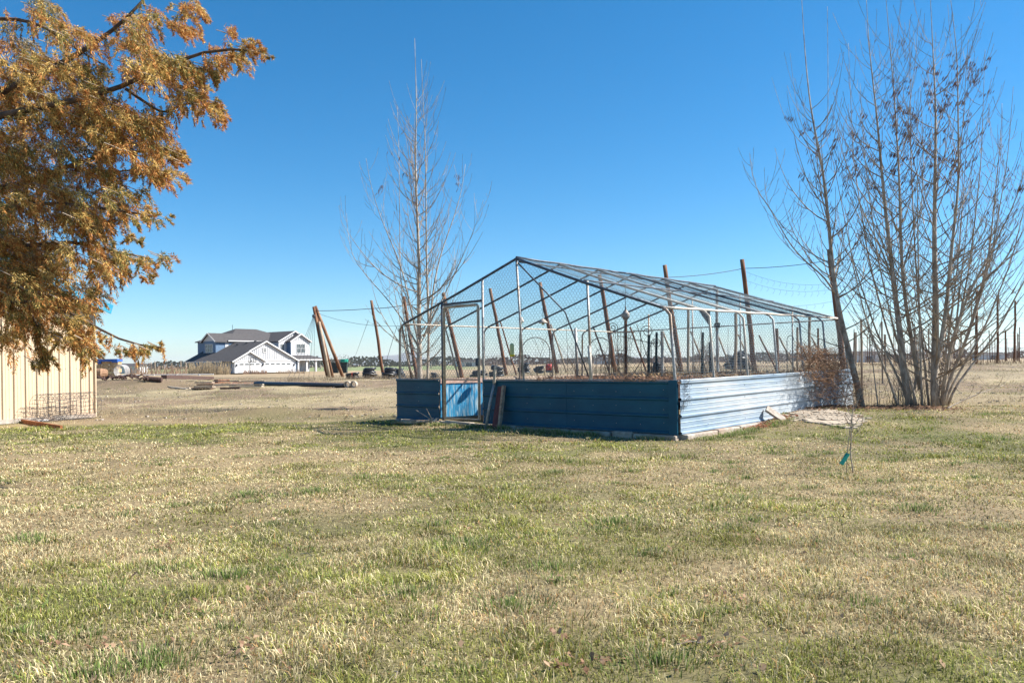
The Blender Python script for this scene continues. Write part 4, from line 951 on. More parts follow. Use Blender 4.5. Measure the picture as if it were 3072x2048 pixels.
# tall dry grass before the house's left wall
def tallgrass(n, pxa, pxb, Y, hmin, hmax, label, colr=(.62, .5, .33), yr=2):
    A = []; B = []; C = []
    for _ in range(n):
        f_ = foot(random.uniform(pxa, pxb), Y + random.uniform(-yr, yr)); h = random.uniform(hmin, hmax); l = random.uniform(-.35, .35) * h
        A.append(f_); B.append(f_ + Vector((l, 0, h)))
    A = np.array([tuple(v) for v in A]); B = np.array([tuple(v) for v in B])
    k = rng.uniform(.55, 1.15, (n, 1)); o = prism(A, B, Y * .00016 + .001, M['blade'], 'tall_dry_grass', None, np.array([colr]) * k); tag(o, label, 'dry grass', kind='stuff')
tallgrass(420, 562, 690, 168, 1.2, 3.0, 'tall pale dry grass before the left wall of the house')
tallgrass(260, 730, 800, 168, .3, 1.1, 'low heap of dry grass before the garage doors', (.42, .27, .19))
tallgrass(300, 380, 560, 105, .3, 1.3, 'pinkish dry weeds in the field left of the house', (.55, .38, .27))
tallgrass(120, 830, 915, 165, .3, 1.2, 'dry weeds before the right garage', (.5, .36, .25))
# ------------------------------------------------------------------ pale barn at the left
BC = Vector((-11.08, 21.2, 0)); bd = Vector((-.405, -.914, 0)); bn = Vector((.914, -.405, 0))     # along wall towards camera, outward normal
BR_ = root('barn', Vector((-11.5, 20.2, 0)), 'cream ribbed metal barn with teal roof trim behind the cedar', 'barn')
def bw(a, z, o=0): return Vector((BC.x, BC.y, 0)) + bd * a + bn * o + Vector((0, 0, z))
def ax(px):
    u = (px - CX) / F; return (u * BC.y - BC.x) / (bd.x - u * bd.y)
ribs = [ax(p) for p in (265, 239, 207, 175, 141, 107, 73, 38, 3)]; pitch = .31
while ribs[-1] < 5.2: ribs.append(ribs[-1] + pitch)
ribs = [0] + ribs
def wt(a): return 2.95 + .35 * a
for a0, a1 in zip(ribs[:-1], ribs[1:]):
    o_ = random.uniform(0, .004); w_ = a1 - a0; pr = [(0, .0), (.02, .03), (.045, .03), (.065, 0)]
    for f_ in (.4, .7): pr += [(w_ * f_ - .015, 0), (w_ * f_ - .008, .006), (w_ * f_ + .008, .006), (w_ * f_ + .015, 0)]
    pr += [(w_ - .002, 0)]; pr = [(w_ - p, q) for p, q in pr][::-1]
    vs = []
    for p_, q_ in pr: vs += [tuple(bw(a0 + p_, .02, q_ + o_)), tuple(bw(a0 + p_, wt(a0 + p_), q_ + o_))]
    fs = [(2 * k, 2 * k + 1, 2 * k + 3, 2 * k + 2) for k in range(len(pr) - 1)]
    m = MB().add(vs, fs); o = m.build('wall_panel', M['cream'], BR_)
MB().slab([bw(0, 0, -.02), bw(5.3, 0, -.02), bw(5.3, wt(5.3), -.02), bw(0, wt(0), -.02)], -bn, .1).build('wall_core', M['cream'], BR_)
MB().slab([bw(-.02, 0, -.1), bw(-.02, wt(0), -.1), bw(-.02, 2.8, -6), bw(-.02, 0, -6)], -bd * -1, .08).build('rear_wall', M['cream'], BR_)
# roof sheet falling towards the far end, rake trim and eave wood
m = MB(); m.slab([bw(-.25, wt(-.25) + .1, .35), bw(5.3, wt(5.3) + .1, .35), bw(5.3, wt(5.3) + .1, -6), bw(-.25, wt(-.25) + .1, -6)], (0, 0, 1), .03); m.build('roof', M['teal'], BR_)
MB().beam(bw(-.27, wt(-.27) + .0, .37), bw(5.3, wt(5.3) + .0, .37), .025, .24).build('rake_trim', M['teal'], BR_)
MB().beam(bw(-.12, wt(-.12) - .09, .22), bw(5.3, wt(5.3) - .09, .22), .05, .12).build('rafter', M['orange_wood'], BR_)
MB().beam(bw(-.02, .06, .03), bw(5.3, .06, .03), .05, .1).build('footing', M['concrete'], BR_)
MB().tube([bw(-.015, 0, .03), bw(-.015, wt(0), .03)], .03, 6).build('corner_trim', M['cream'], BR_)
sp = None
for k, a in enumerate(ribs[:12]):
    for z in (.35, 1.3, 2.2):
        if sp is None: sp = MB().lathe((0, 0, 0), [(.008, 0), (.006, .006)], 6).build('screw', M['dark_pipe']); o = sp
        else: o = sp.copy(); COL.objects.link(o)
        o.parent = BR_; o.location = bw(a + .1, z, .006) - Vector(BR_.location); o.rotation_euler = (R(90), 0, math.atan2(bn.y, bn.x) + R(90))
# wire roll lying along the barn wall
c0_, c1_ = bw(ax(75), .4, .45), bw(ax(236), .4, .5); c0_.z = .36; c1_.z = .36; dd = (c1_ - c0_); L = dd.length; dd.normalize(); sd = dd.cross(Vector((0, 0, 1)))
m = MB()
for k in range(14):
    cc = c0_ + dd * L * k / 13; rr_ = .33 + random.uniform(-.015, .02); m.tube([cc + sd * rr_ * math.cos(a * .33) + Vector((0, 0, rr_ * math.sin(a * .33))) + dd * random.uniform(-.01, .01) for a in range(20)], .004, 3, False)
for j in range(22):
    a = j * .2856; m.tube([c0_ + sd * .33 * math.cos(a) + Vector((0, 0, .33 * math.sin(a))), c1_ + sd * .34 * math.cos(a) + Vector((0, 0, .34 * math.sin(a)))], .0035, 3, False)
for j in range(30):
    a = j * .45; m.tube([c0_ + sd * .26 * math.cos(a) + Vector((0, 0, .26 * math.sin(a))), c0_.lerp(c1_, .9) + sd * .25 * math.cos(a + 1) + Vector((0, 0, .25 * math.sin(a + 1)))], .003, 3, False)
thing(m, 'fence_wire_roll', M['wire'], c0_, 'roll of rusty wire fencing lying along the barn foot', 'wire roll')
p = on(66, 1270); q = on(184, 1289); p.z = gz1(p.x, p.y) + .05; q.z = gz1(q.x, q.y) + .05
tag(MB().beam(p, q, .05, .09).build('board', M['orange_wood'], origin=p), 'reddish board lying in green grass at the barn foot', 'board')
p = on(110, 1266); q = on(143, 1265); p.z = gz1(p.x, p.y) + .03; q.z = gz1(q.x, q.y) + .03
tag(MB().beam(p, q, .12, .04).build('board', M['white'], origin=p), 'small white board scrap against the barn wall', 'board')

# ------------------------------------------------------------------ brick patio
PV = root('patio', on(2440, 1255), 'patch of pale brick paving under the poplars at the side wall', 'patio')
q0, q1, q2, q3 = [Vector((q.x, q.y, 0)) for q in (on(2322, 1256), on(2545, 1288), on(2602, 1252), on(2440, 1227))]
PQ = [(q.x, q.y) for q in (q0, q1, q2, q3)]
pm = None; na, nb = 9, 15; cu = (q1 - q0 + q2 - q3).length / 2 / na; cv = (q3 - q0 + q2 - q1).length / 2 / nb; pang = math.atan2((q1 - q0 + q2 - q3).y, (q1 - q0 + q2 - q3).x)
for i_ in range(na):
    for j in range(nb):
        u = (i_ + .5) / na; v = (j + .5) / nb; u += (.5 if j % 2 else 0) / na
        if u > 1: continue
        p = q0.lerp(q3, v).lerp(q1.lerp(q2, v), u); 
        if random.random() < .06: continue
        if pm is None:
            pm = MB().box((0, 0, 0), (cu - .006, cv - .005, .05)).build('paver', M['paver']); bv = pm.modifiers.new('b', 'BEVEL'); bv.width = .008; o = pm
        else: o = pm.copy(); COL.objects.link(o)
        o.parent = PV; z = gz1(p.x, p.y) - .003 + random.uniform(-.003, .003); o.location = Vector((p.x, p.y, z)) - Vector(PV.location); o.rotation_euler = (random.uniform(-.02, .02), random.uniform(-.02, .02), pang + random.uniform(-.02, .02))

# ------------------------------------------------------------------ bare trees
def smooth_path(pts, n):
    P = np.array([tuple(p) for p in pts]); d = np.r_[0, np.cumsum(np.linalg.norm(np.diff(P, axis=0), axis=1))]; t = np.linspace(0, d[-1], n)
    Q = np.stack([np.interp(t, d, P[:, k]) for k in range(3)], 1)
    for _ in range(2): Q[1:-1] = (Q[:-2] + 2 * Q[1:-1] + Q[2:]) / 4
    return Q
class Tree:
    def __init__(s, seed): s.r = random.Random(seed); s.br = MB(); s.cat = MB(); s.stems = []
    def stem(s, pts, r0, r1, n=24): Q = smooth_path(pts, n); s.stems.append((Q, r1 + (r0 * (.8 if len(s.stems) < 1 or r0 > .11 else .66) - r1) * (1 - np.linspace(0, 1, n)) ** 1.35)); return Q
    def whip(s, p, az, el, L, r, cat=False, up=1.0, side=True, depth=0):
        rr = s.r; n = 9; d = Vector((math.cos(az) * math.cos(el), math.sin(az) * math.cos(el), math.sin(el))); pts = [Vector(p)]; st = L / (n - 1)
        for k in range(1, n):
            d = (d + Vector((rr.uniform(-.07, .07), rr.uniform(-.07, .07), .26 * up * (1 - k / n * .3)))).normalized(); pts.append(pts[-1] + d * st)
        rad = [max(r * (1 - .82 * (k / (n - 1)) ** .9), .0038) for k in range(n)]
        s.br.tube(pts, rad, 4 if r > .006 else 3, False)
        if L > .5:     # buds
            bn_ = int(L / .075)
            vs = []; 
            for b in range(bn_):
                t = (b + rr.random()) / bn_ * (n - 1.01); i_ = int(t); q = pts[i_].lerp(pts[i_ + 1], t - i_); a = rr.uniform(0, 6.28); w_ = Vector((math.cos(a), math.sin(a), .9)) * .026
                s.br.add([tuple(q - Vector((0, 0, .006))), tuple(q + Vector((0, 0, .008))), tuple(q + w_)], [(0, 1, 2)])
        if side and L > .45 and depth < 2:
            for _ in range(int(L * rr.uniform(1.4, 2.6))):
                k = rr.randint(1, 5); a = az + rr.uniform(-1.3, 1.3); s.whip(pts[k], a, el * .7 + rr.uniform(-.2, .5), L * rr.uniform(.12, .4) * (1 - k / 12), r * .55, cat, up * .8, depth == 0 and L > 1.4, depth + 1)
        if cat:
            for k in range(1, 6):
                if rr.random() < .27:
                    for _ in range(rr.randint(1, 4)):
                        q = pts[k] + Vector((rr.uniform(-.08, .08), rr.uniform(-.06, .06), 0)); l_ = rr.uniform(.06, .13); s.cat.tube([q, q + Vector((-.02, .0, -l_ * .5)), q + Vector((-.045, 0, -l_))], [.003, .0075, .003], 4, False)
        return pts
    def clothe(s, Q, R_, t0, t1, num, Lf, cat=(2, 2), up=1.0, el=(.3, .6), rs=.42, azs=None):
        n = len(Q); rr = s.r
        num = int(num * 1.05)
        for i_ in range(num):
            t = t0 + (t1 - t0) * (i_ + rr.random()) / num; f = t * (n - 1.001); k = int(f); p = Vector(Q[k]).lerp(Vector(Q[k + 1]), f - k)
            az = rr.uniform(0, 6.28) if azs is None else rr.choice(azs) + rr.uniform(-.5, .5)
            L = Lf(t) * rr.uniform(.65, 1.35); r = min(R_[k] * rs, .0055 * L + .0035)
            s.whip(p, az, rr.uniform(*el), L, r, cat[0] < t < cat[1] and rr.random() < .8, up)
    def done(s, name, loc, label, group=None):
        Rr = root(name, loc, label, 'tree', group)
        for (Q, rad) in s.stems:
            m = MB(); m.tube(Q, rad, 9); m.build('trunk', M['bark'], Rr, smooth=True)
        tag(s.br.build('branches', M['twig'], Rr), kind='stuff')
        if s.cat.V: tag(s.cat.build('catkins', M['catkin'], Rr), kind='stuff')
        return Rr
def P3(lst, Y, dys=(0, 0)):
    n = len(lst); return [at(x, y, Y + dys[0] + (dys[1] - dys[0]) * i_ / (n - 1)) for i_, (x, y) in enumerate(lst)]
# left tree
T = Tree(11); Yl = 24
b_ = foot(1262, Yl)
def down(P, base): return [base] + P
S1 = T.stem(down(P3([(1259, 1120), (1257, 1000), (1258, 800), (1248, 560), (1246, 447), (1250, 330), (1244, 115)], Yl, (0, .3)), b_), .11, .006, 30)
S2 = T.stem(down(P3([(1283, 1120), (1287, 1000), (1280, 800), (1278, 600), (1277, 447), (1270, 330), (1264, 178)], Yl, (.3, -.3)), b_ + Vector((.15, .2, 0))), .075, .005, 28)
S3 = T.stem(P3([(1262, 1060), (1240, 960), (1205, 800), (1170, 720), (1136, 636), (1112, 560), (1098, 475)], Yl, (0, -1.2)), .05, .005, 20)
S4 = T.stem(P3([(1288, 1000), (1300, 860), (1322, 760), (1352, 680), (1372, 620), (1388, 560), (1396, 493)], Yl, (0, 1.2)), .05, .005, 20)
S5 = T.stem(P3([(1230, 1090), (1212, 960), (1200, 800), (1198, 540), (1196, 420), (1192, 320)], Yl, (0, 1)), .03, .005, 20)
S6 = T.stem(P3([(1270, 1010), (1310, 930), (1360, 830), (1410, 720), (1440, 640), (1450, 600)], Yl, (0, -1.5)), .035, .004, 18)
S7 = T.stem(P3([(1255, 1040), (1190, 930), (1120, 850), (1060, 780), (1045, 720), (1040, 640)], Yl, (0, 1.0)), .035, .004, 18)
S8 = T.stem(P3([(1240, 1130), (1225, 1090), (1208, 1010), (1195, 930), (1180, 860)], Yl, (-.2, -1.5)), .045, .006, 14)
for Q, R_, a, b, n_, f, ct in ((S1, T.stems[0][1], .12, .84, 60, lambda t: 2.4 * (1 - .55 * t), (.57, .63)), (S2, T.stems[1][1], .2, .84, 44, lambda t: 2.0 * (1 - .5 * t), (.56, .6)),
        (S3, T.stems[2][1], .2, .95, 20, lambda t: 1.5 * (1 - .5 * t), (.8,.86)), (S4, T.stems[3][1], .2, .95, 20, lambda t: 1.5 * (1 - .5 * t), (.8, .88)), (S5, T.stems[4][1], .3, .9, 12, lambda t: 1.2 * (1 - .5 * t), (2, 2)),
        (S6, T.stems[5][1], .25, .95, 15, lambda t: 1.4 * (1 - .4 * t), (2, 2)), (S7, T.stems[6][1], .25, .95, 16, lambda t: 1.4 * (1 - .4 * t), (2, 2)), (S8, T.stems[7][1], .3, .95, 8, lambda t: 1.1, (2, 2))):
    T.clothe(Q, R_, a, b, n_, f, ct)
T.clothe(S1, T.stems[0][1], .1, .35, 14, lambda t: 2.6, (2, 2), .55, (.1, .35))
T.clothe(S1, T.stems[0][1], .5, .62, 5, lambda t: 3.0, (2, 2), 1.4, (.9, 1.1))
T.done('bare_tree', b_, 'bare young poplar standing alone behind the left corner of the enclosure')
# leaning poplar on the right
T = Tree(23); Yr = 18.6; b_ = foot(2584, Yr)
A1 = T.stem(down(P3([(2580, 1200), (2566, 1130), (2548, 1060), (2520, 950), (2500, 830), (2484, 650), (2466, 490), (2452, 435), (2428, 300), (2414, 150), (2404, -20)], Yr, (0, .5)), b_), .098, .005, 34)
A2 = T.stem(P3([(2505, 880), (2475, 830), (2420, 790), (2370, 735), (2330, 660), (2300, 610), (2262, 560), (2250, 470)], Yr, (0, -.8)), .035, .004, 18)
A3 = T.stem(P3([(2456, 442), (2474, 415), (2484, 370), (2484, 200), (2482, 20)], Yr, (.3, .6)), .014, .004, 16)
A4 = T.stem(P3([(2452, 440), (2420, 410), (2395, 350), (2380, 250), (2370, 160)], Yr, (.3, -.5)), .012, .003, 14)
A5 = T.stem(P3([(2452, 462), (2400, 430), (2360, 370), (2335, 300), (2315, 232)], Yr, (.3, .2)), .012, .003, 14)
T.clothe(A1, T.stems[0][1], .25, .72, 44, lambda t: 2.0 * (1.1 - .5 * t), (.48, .66), 1.0)
T.clothe(A1, T.stems[0][1], .12, .35, 8, lambda t: 1.8, (2, 2), .6, (.1, .4))
T.clothe(A2, T.stems[1][1], .25, .95, 22, lambda t: 1.1 * (1.1 - .4 * t), (2, 2), .9)
T.done('bare_tree', b_, 'single poplar leaning left at the far end of the sunny side wall')
# clump
T = Tree(31); Yc = 18.4; b_ = foot(2745, Yc)
st = [([(2726, 1205), (2710, 1119), (2700, 991), (2684, 880), (2676, 800), (2653, 603), (2630, 344), (2607, 143), (2598, -20)], .105, (0, .4)),
      ([(2761, 1167), (2738, 1039), (2719, 927), (2705, 800), (2702, 700), (2697, 517), (2685, 321), (2672, 160), (2658, 0), (2656, -30)], .085, (.4, -.3)),
      ([(2740, 1190), (2752, 1100), (2745, 1020), (2725, 900), (2712, 780)], .045, (.2, 1.4)),
      ([(2690, 1208), (2668, 1140), (2640, 1074), (2595, 943), (2576, 873), (2552, 760), (2540, 640)], .045, (-.2, -1)),
      ([(2632, 1206), (2622, 1120), (2612, 1039), (2598, 930), (2590, 850)], .022, (0, .2)),
      ([(2676, 830), (2640, 740), (2600, 660), (2560, 560), (2530, 460), (2510, 380)], .03, (.2, -1)),
      ([(2712, 800), (2740, 700), (2765, 620), (2770, 500), (2768, 380), (2760, 260)], .025, (0, 1))]
for pts, r, dys in st:
    Q = P3(pts, Yc, dys)
    if pts[0][1] > 1180: Q = [foot(pts[0][0] + 2, Yc + dys[0])] + Q
    T.stem(Q, r, .005, 30)
for bx, mx_, tx, tyy, dy_ in ((2735, 0, 2545, 130, .8), (2748, 0, 2580, 250, -.6), (2722, 0, 2480, 420, .4), (2765, 0, 2750, 300, -.4)):
    T.stem([foot(bx, Yc + dy_ * .2)] + P3([(bx, 1190), (bx + (tx - bx) * .38, 1000), (bx + (tx - bx) * .68, 780), (bx + (tx - bx) * .92, 480), (tx, tyy)], Yc, (dy_ * .2, dy_ * 1.5)), .045, .004, 26)
for k in range(7, 11): T.clothe(*T.stems[k], .25, .9, 16, lambda t: 1.25 * (1.1 - .5 * t), (.5, .72) if k % 2 else (2, 2), .95)
for k, (n_, L0, ct, t0) in enumerate(((46, 2.0, (.46, .72), .22), (46, 1.9, (.46, .74), .25), (12, 1.3, (2, 2), .4), (24, 1.4, (2, 2), .3), (9, .8, (2, 2), .35), (16, 1.1, (.4, .9), .25), (14, 1.1, (.4, .9), .25))):
    Q, R_ = T.stems[k]; T.clothe(Q, R_, t0, .86, n_, lambda t, L0=L0: L0 * (1.1 - .5 * t), ct, .95)
for k in (0, 1): T.clothe(*T.stems[k], .06, .34, 14, lambda t: 2.3, (2, 2), .55, (.1, .6))
T.done('bare_tree', b_, 'clump of slender poplar stems leaning left, catkins high in its crown')
T = Tree(47); b_ = foot(2815, Yc)
st = [([(2802, 1185), (2805, 1055), (2808, 927), (2804, 800), (2803, 689), (2808, 344), (2797, 115), (2790, -30)], .12, (0, .3)),
      ([(2796, 1187), (2808, 1090), (2831, 991), (2848, 832), (2849, 804), (2877, 545), (2872, 172), (2860, 60), (2848, -30)], .09, (-.2, -.6)),
      ([(2825, 1195), (2838, 1110), (2856, 1023), (2892, 912), (2940, 816), (2990, 720), (3030, 640), (3067, 545), (3085, 440)], .075, (0, -1)),
      ([(2832, 1198), (2852, 1128), (2904, 1007), (2943, 864), (2962, 800), (2975, 689), (3004, 400), (3006, 310)], .07, (.3, .8)),
      ([(2800, 1150), (2789, 1087), (2754, 943), (2735, 800), (2715, 700), (2690, 600)], .03, (0, 1.2)),
      ([(2866, 1000), (2876, 900), (2890, 780), (2905, 640), (2914, 520)], .035, (0, .6)),
      ([(2905, 900), (2960, 830), (3020, 780), (3090, 730), (3150, 640)], .03, (0, .5)),
      ([(2809, 640), (2840, 560), (2870, 470), (2890, 380), (2896, 250), (2905, 120)], .02, (0, -.8)),
      ([(2806, 700), (2770, 600), (2740, 480), (2720, 380), (2745, 200), (2755, 60)], .02, (0, .8))]
for pts, r, dys in st:
    Q = P3(pts, Yc, dys)
    if pts[0][1] > 1180: Q = [foot(pts[0][0] + 2, Yc + dys[0])] + Q
    T.stem(Q, r, .005, 30)
for bx, mx_, tx, tyy, dy_ in ((2785, 0, 2728, 60, .6), (2820, 0, 2955, 150, .4), (2828, 0, 3040, 260, -.6), (2835, 0, 3130, 420, .3), (2842, 0, 3230, 600, .9), (2812, 0, 2905, 330, .9)):
    T.stem([foot(bx, Yc + dy_ * .2)] + P3([(bx, 1190), (bx + (tx - bx) * .38, 1000), (bx + (tx - bx) * .68, 780), (bx + (tx - bx) * .92, 480), (tx, tyy)], Yc, (dy_ * .2, dy_ * 1.5)), .048, .004, 26)
for k in range(9, 15): T.clothe(*T.stems[k], .25, .9, 16, lambda t: 1.25 * (1.1 - .5 * t), (.5, .75) if k % 2 else (2, 2), .95)
for k, (n_, L0, ct, t0) in enumerate(((48, 2.0, (.45, .8), .25), (44, 1.9, (.45, .8), .25), (36, 1.7, (.6, .9), .22), (36, 1.6, (2, 2), .3), (16, 1.2, (2, 2), .3), (14, 1.1, (2, 2), .2), (20, 1.2, (2, 2), .15), (14, 1, (.1, .8), .2), (14, 1, (.1, .8), .2))):
    Q, R_ = T.stems[k]; T.clothe(Q, R_, t0, .88, n_, lambda t, L0=L0: L0 * (1.1 - .5 * t), ct, .9)
for k in (0, 1, 2, 3): T.clothe(*T.stems[k], .06, .34, 13, lambda t: 2.5, (2, 2), .55, (.1, .6))
T.done('bare_tree', b_, 'largest poplar clump with thick trunks fanning out to the right edge')
# sapling with green tag
b_ = on(2558, 1419); Yy = b_.y; b_.z = gz1(b_.x, b_.y); T = Tree(5)
T.stem([b_] + P3([(2560, 1400), (2551, 1378), (2552, 1340), (2556, 1290), (2556, 1250), (2561, 1210), (2562, 1190)], Yy), .011, .004, 16)
T.stem([b_ + Vector((-.07, 0, 0))] + P3([(2540, 1400), (2543, 1340), (2551, 1280), (2557, 1240)], Yy), .007, .004, 10)
Q, R_ = T.stems[0]
for _ in range(13): k = random.randint(5, 14); T.whip(Vector(Q[k]), random.uniform(0, 6.28), .5, random.uniform(.08, .22), .003, up=.7, side=False)
T.whip(Vector(Q[7]), .1, .35, .3, .003, side=False)
sp_ = T.done('sapling', b_, 'thin bare sapling in the lawn with a green tag near its foot'); sp_['category'] = 'sapling'
p = at(2544, 1360, Yy); q = at(2524, 1392, Yy - .05); MB().beam(p, q, .012, .045, up=(1, .2, .8)).build('green_tag', M['green'], sp_)
# brush tangle at the far corner
m = MB(); A = []; B = []
for _ in range(950):
    u = random.gauss(0, 1); px = 2465 + 55 * random.uniform(-1, 1) + 15 * u; py = 1095 + 50 * random.uniform(-1.0, 1.0) + .2 * (px - 2465); Y = 17.6 + random.uniform(-.9, .9) + .008 * (px - 2465)
    p = at(px, py, Y); d = Vector((random.gauss(0, 1), random.gauss(0, 1), random.gauss(-.1, .7))).normalized() * random.uniform(.1, .32); c = d.cross(Vector((random.random(), random.random(), random.random()))) * .5
    A += [tuple(p), tuple(p + d * .5 + c * .3)]; B += [tuple(p + d * .5 + c * .3), tuple(p + d)]
o = prism(np.array(A), np.array(B), .0045, M['vine'], 'brush_tangle', None); tag(o, 'brown tangle of dry vines over the far corner of the enclosure', 'brush', kind='stuff')
A = []; B = []
for _ in range(800):
    px = 2430 + 150 * random.random() ** .8; py = 1110 + 105 * random.random() ** .8; Y = 17.2 + random.uniform(-.5, .6) + .006 * (px - 2465)
    p = at(px, py, Y); p.z = max(p.z, gz1(p.x, p.y) + .02); d = Vector((random.gauss(0, 1), random.gauss(0, 1), random.gauss(.2, .7))).normalized() * random.uniform(.1, .3); c = d.cross(Vector((random.random(), random.random(), random.random()))) * .5
    A += [tuple(p), tuple(p + d * .5 + c * .3)]; B += [tuple(p + d * .5 + c * .3), tuple(p + d)]
o = prism(np.array(A), np.array(B), .003, M['vine'], 'brush_skirt', None); tag(o, 'thin dry brush reaching the ground at the foot of the leaning poplar', 'brush', kind='stuff')
# shoots round the clump and fallen limb
stems(70, lambda: foot(random.uniform(2690, 2840), 18.4 + random.uniform(-.5, .6)), .3, 1.3, .006, M['twig'], 'dense thin shoots sprouting round the poplar feet', 'shoots', 'sucker_shoots', curl=.6)
stems(40, lambda: foot(random.uniform(2560, 2720), 18.6 + random.uniform(-.5, 1)), .3, 1.2, .005, M['twig'], 'sparse thin shoots between the poplars', 'shoots', 'sucker_shoots', curl=.5)
p = on(2830, 1230); T = Tree(77); q = at(3010, 1155, p.y + .6)
T.stem([p, p.lerp(q, .5) + Vector((0, 0, .05)), q], .02, .006, 12); 
for _ in range(10): k = random.randint(3, 10); T.whip(Vector(T.stems[0][0][k]), random.uniform(0, 6.28), .1, random.uniform(.2, .6), .005, up=.5)
o = T.done('fallen_branch', p, 'broken grey branch lying from the clump out onto the lawn'); o['category'] = 'branch'
litter(1600, lambda: (lambda x, y: Vector((x, y, gz1(x, y) + random.uniform(.01, .05))))(random.uniform(6.3, 9.6), random.gauss(17.6, .5)), (.34, .22, .15), (.12, .08, .06), .07, 'brown leaf litter under the poplars', 'leaves', 'leaf_litter')
litter(160, lambda: (lambda u, v: (lambda p: Vector((p.x, p.y, gz1(p.x, p.y) + .06)))(q0.lerp(q3, v).lerp(q1.lerp(q2, v), u)))(random.random(), random.random() ** .5), (.3, .2, .14), (.12, .09, .06), .05, 'dry leaf crumbs scattered over the pale brick paving', 'leaves', 'paving_litter')
litter(260, lambda: (lambda s: (lambda p: Vector((p.x, p.y, gz1(p.x, p.y) + .03)))(gh(0, s, 0, 0, random.uniform(.1, .5))))(random.uniform(2, 3.8)), (.42, .2, .12), (.2, .1, .07), .07, 'reddish leaves blown against the sunny side wall', 'leaves', 'leaf_litter')

# ------------------------------------------------------------------ far vegetation
class Far:
    def __init__(s): s.A = []; s.B = []
def far_bush(px, Y, h, w_, n, mt, name, label, group, cat='tree', parent=None, trunk=True):
    f_ = foot(px, Y); rr = random.Random(int(px * 13 + Y)); V = []; s_ = h * .06
    for _ in range(n):
        a = rr.uniform(0, 6.28); t = rr.random() ** .8; ph = .0 + 1.0 * t; prof = math.sin(min(1, ph * 1.05) * math.pi * .9) ** .6
        r = w_ / 2 * prof * rr.uniform(.3, 1); p = Vector((f_.x + r * math.cos(a), f_.y + r * math.sin(a), f_.z + h * ph * rr.uniform(.8, 1.05)))
        u = Vector((rr.gauss(0, 1), rr.gauss(0, .5), rr.gauss(.5, 1))).normalized() * s_ * rr.uniform(.6, 1.6); v = Vector((rr.gauss(0, 1), rr.gauss(0, 1), rr.gauss(0, 1))).normalized() * s_ * .3
        V += [tuple(p - u), tuple(p + v), tuple(p + u), tuple(p - v)]
    V = np.array(V); Rr = root(name, f_, label, cat, group)
    raw('crown', V, np.arange(len(V)).reshape(-1, 4), mt, parent=Rr)
    MB().tube([f_ - Vector((0, 0, .2)), f_ + Vector((0, 0, h * .75))], [w_ * .03 + .05, .03], 5, False).build('trunk', M['bark'], Rr)
    return Rr
rf = random.Random(3)
for k, px in enumerate(list(range(960, 1060, 22)) + list(range(1290, 2480, 26)) + list(range(2540, 3090, 30))):
    Y = rf.uniform(330, 620); ev = rf.random() < .18; h = rf.uniform(2.8, 5.6) * (1.3 if px < 1060 else 1)
    if 1700 < px < 1900: h *= .9
    far_bush(px + rf.uniform(-9, 9), Y, h, h * rf.uniform(1.3, 2.6) * (.5 if ev else 1), 240, M['far_ever'] if ev else M['far_tree'], 'far_tree',
        ('dark evergreen' if ev else 'bare twiggy tree') + ' on the far tree line ' + ('beside the pole tripod' if px < 1100 else 'behind the left bare tree and doorway' if px < 1480 else 'behind the front wall net' if px < 1900 else 'behind the near side bays' if px < 2200 else 'behind the far side bays' if px < 2500 else 'behind the poplars' if px < 2900 else 'near the right brown poles'), 'far evergreens on the horizon' if ev else 'far bare trees on the horizon')
for px, Y, h, w_, mt, lb in ((2118, 150, 4.0, 3.6, 'far_tree', 'round bare purplish tree left of the black heap'), (2300, 170, 3.3, 6.5, 'far_ever', 'broad green brown thicket behind the fourth side arch'), (2352, 165, 3.2, 5, 'far_tree', 'bare thicket behind the shepherd hook'), (1875, 230, 3.0, 6, 'far_ever', 'dark low thicket behind the lantern feeder'), (436, 190, 3.2, 5, 'far_tree', 'rounded brown thicket left of the house'), (2640, 120, 2.2, 7, 'far_tree', 'low brown hedge behind the leaning poplar'), (2690, 118, 2.0, 6, 'far_ever', 'low dark hedge between the poplars')):
    far_bush(px, Y, h, w_, 420, M[mt], 'thicket', lb, None, 'thicket')
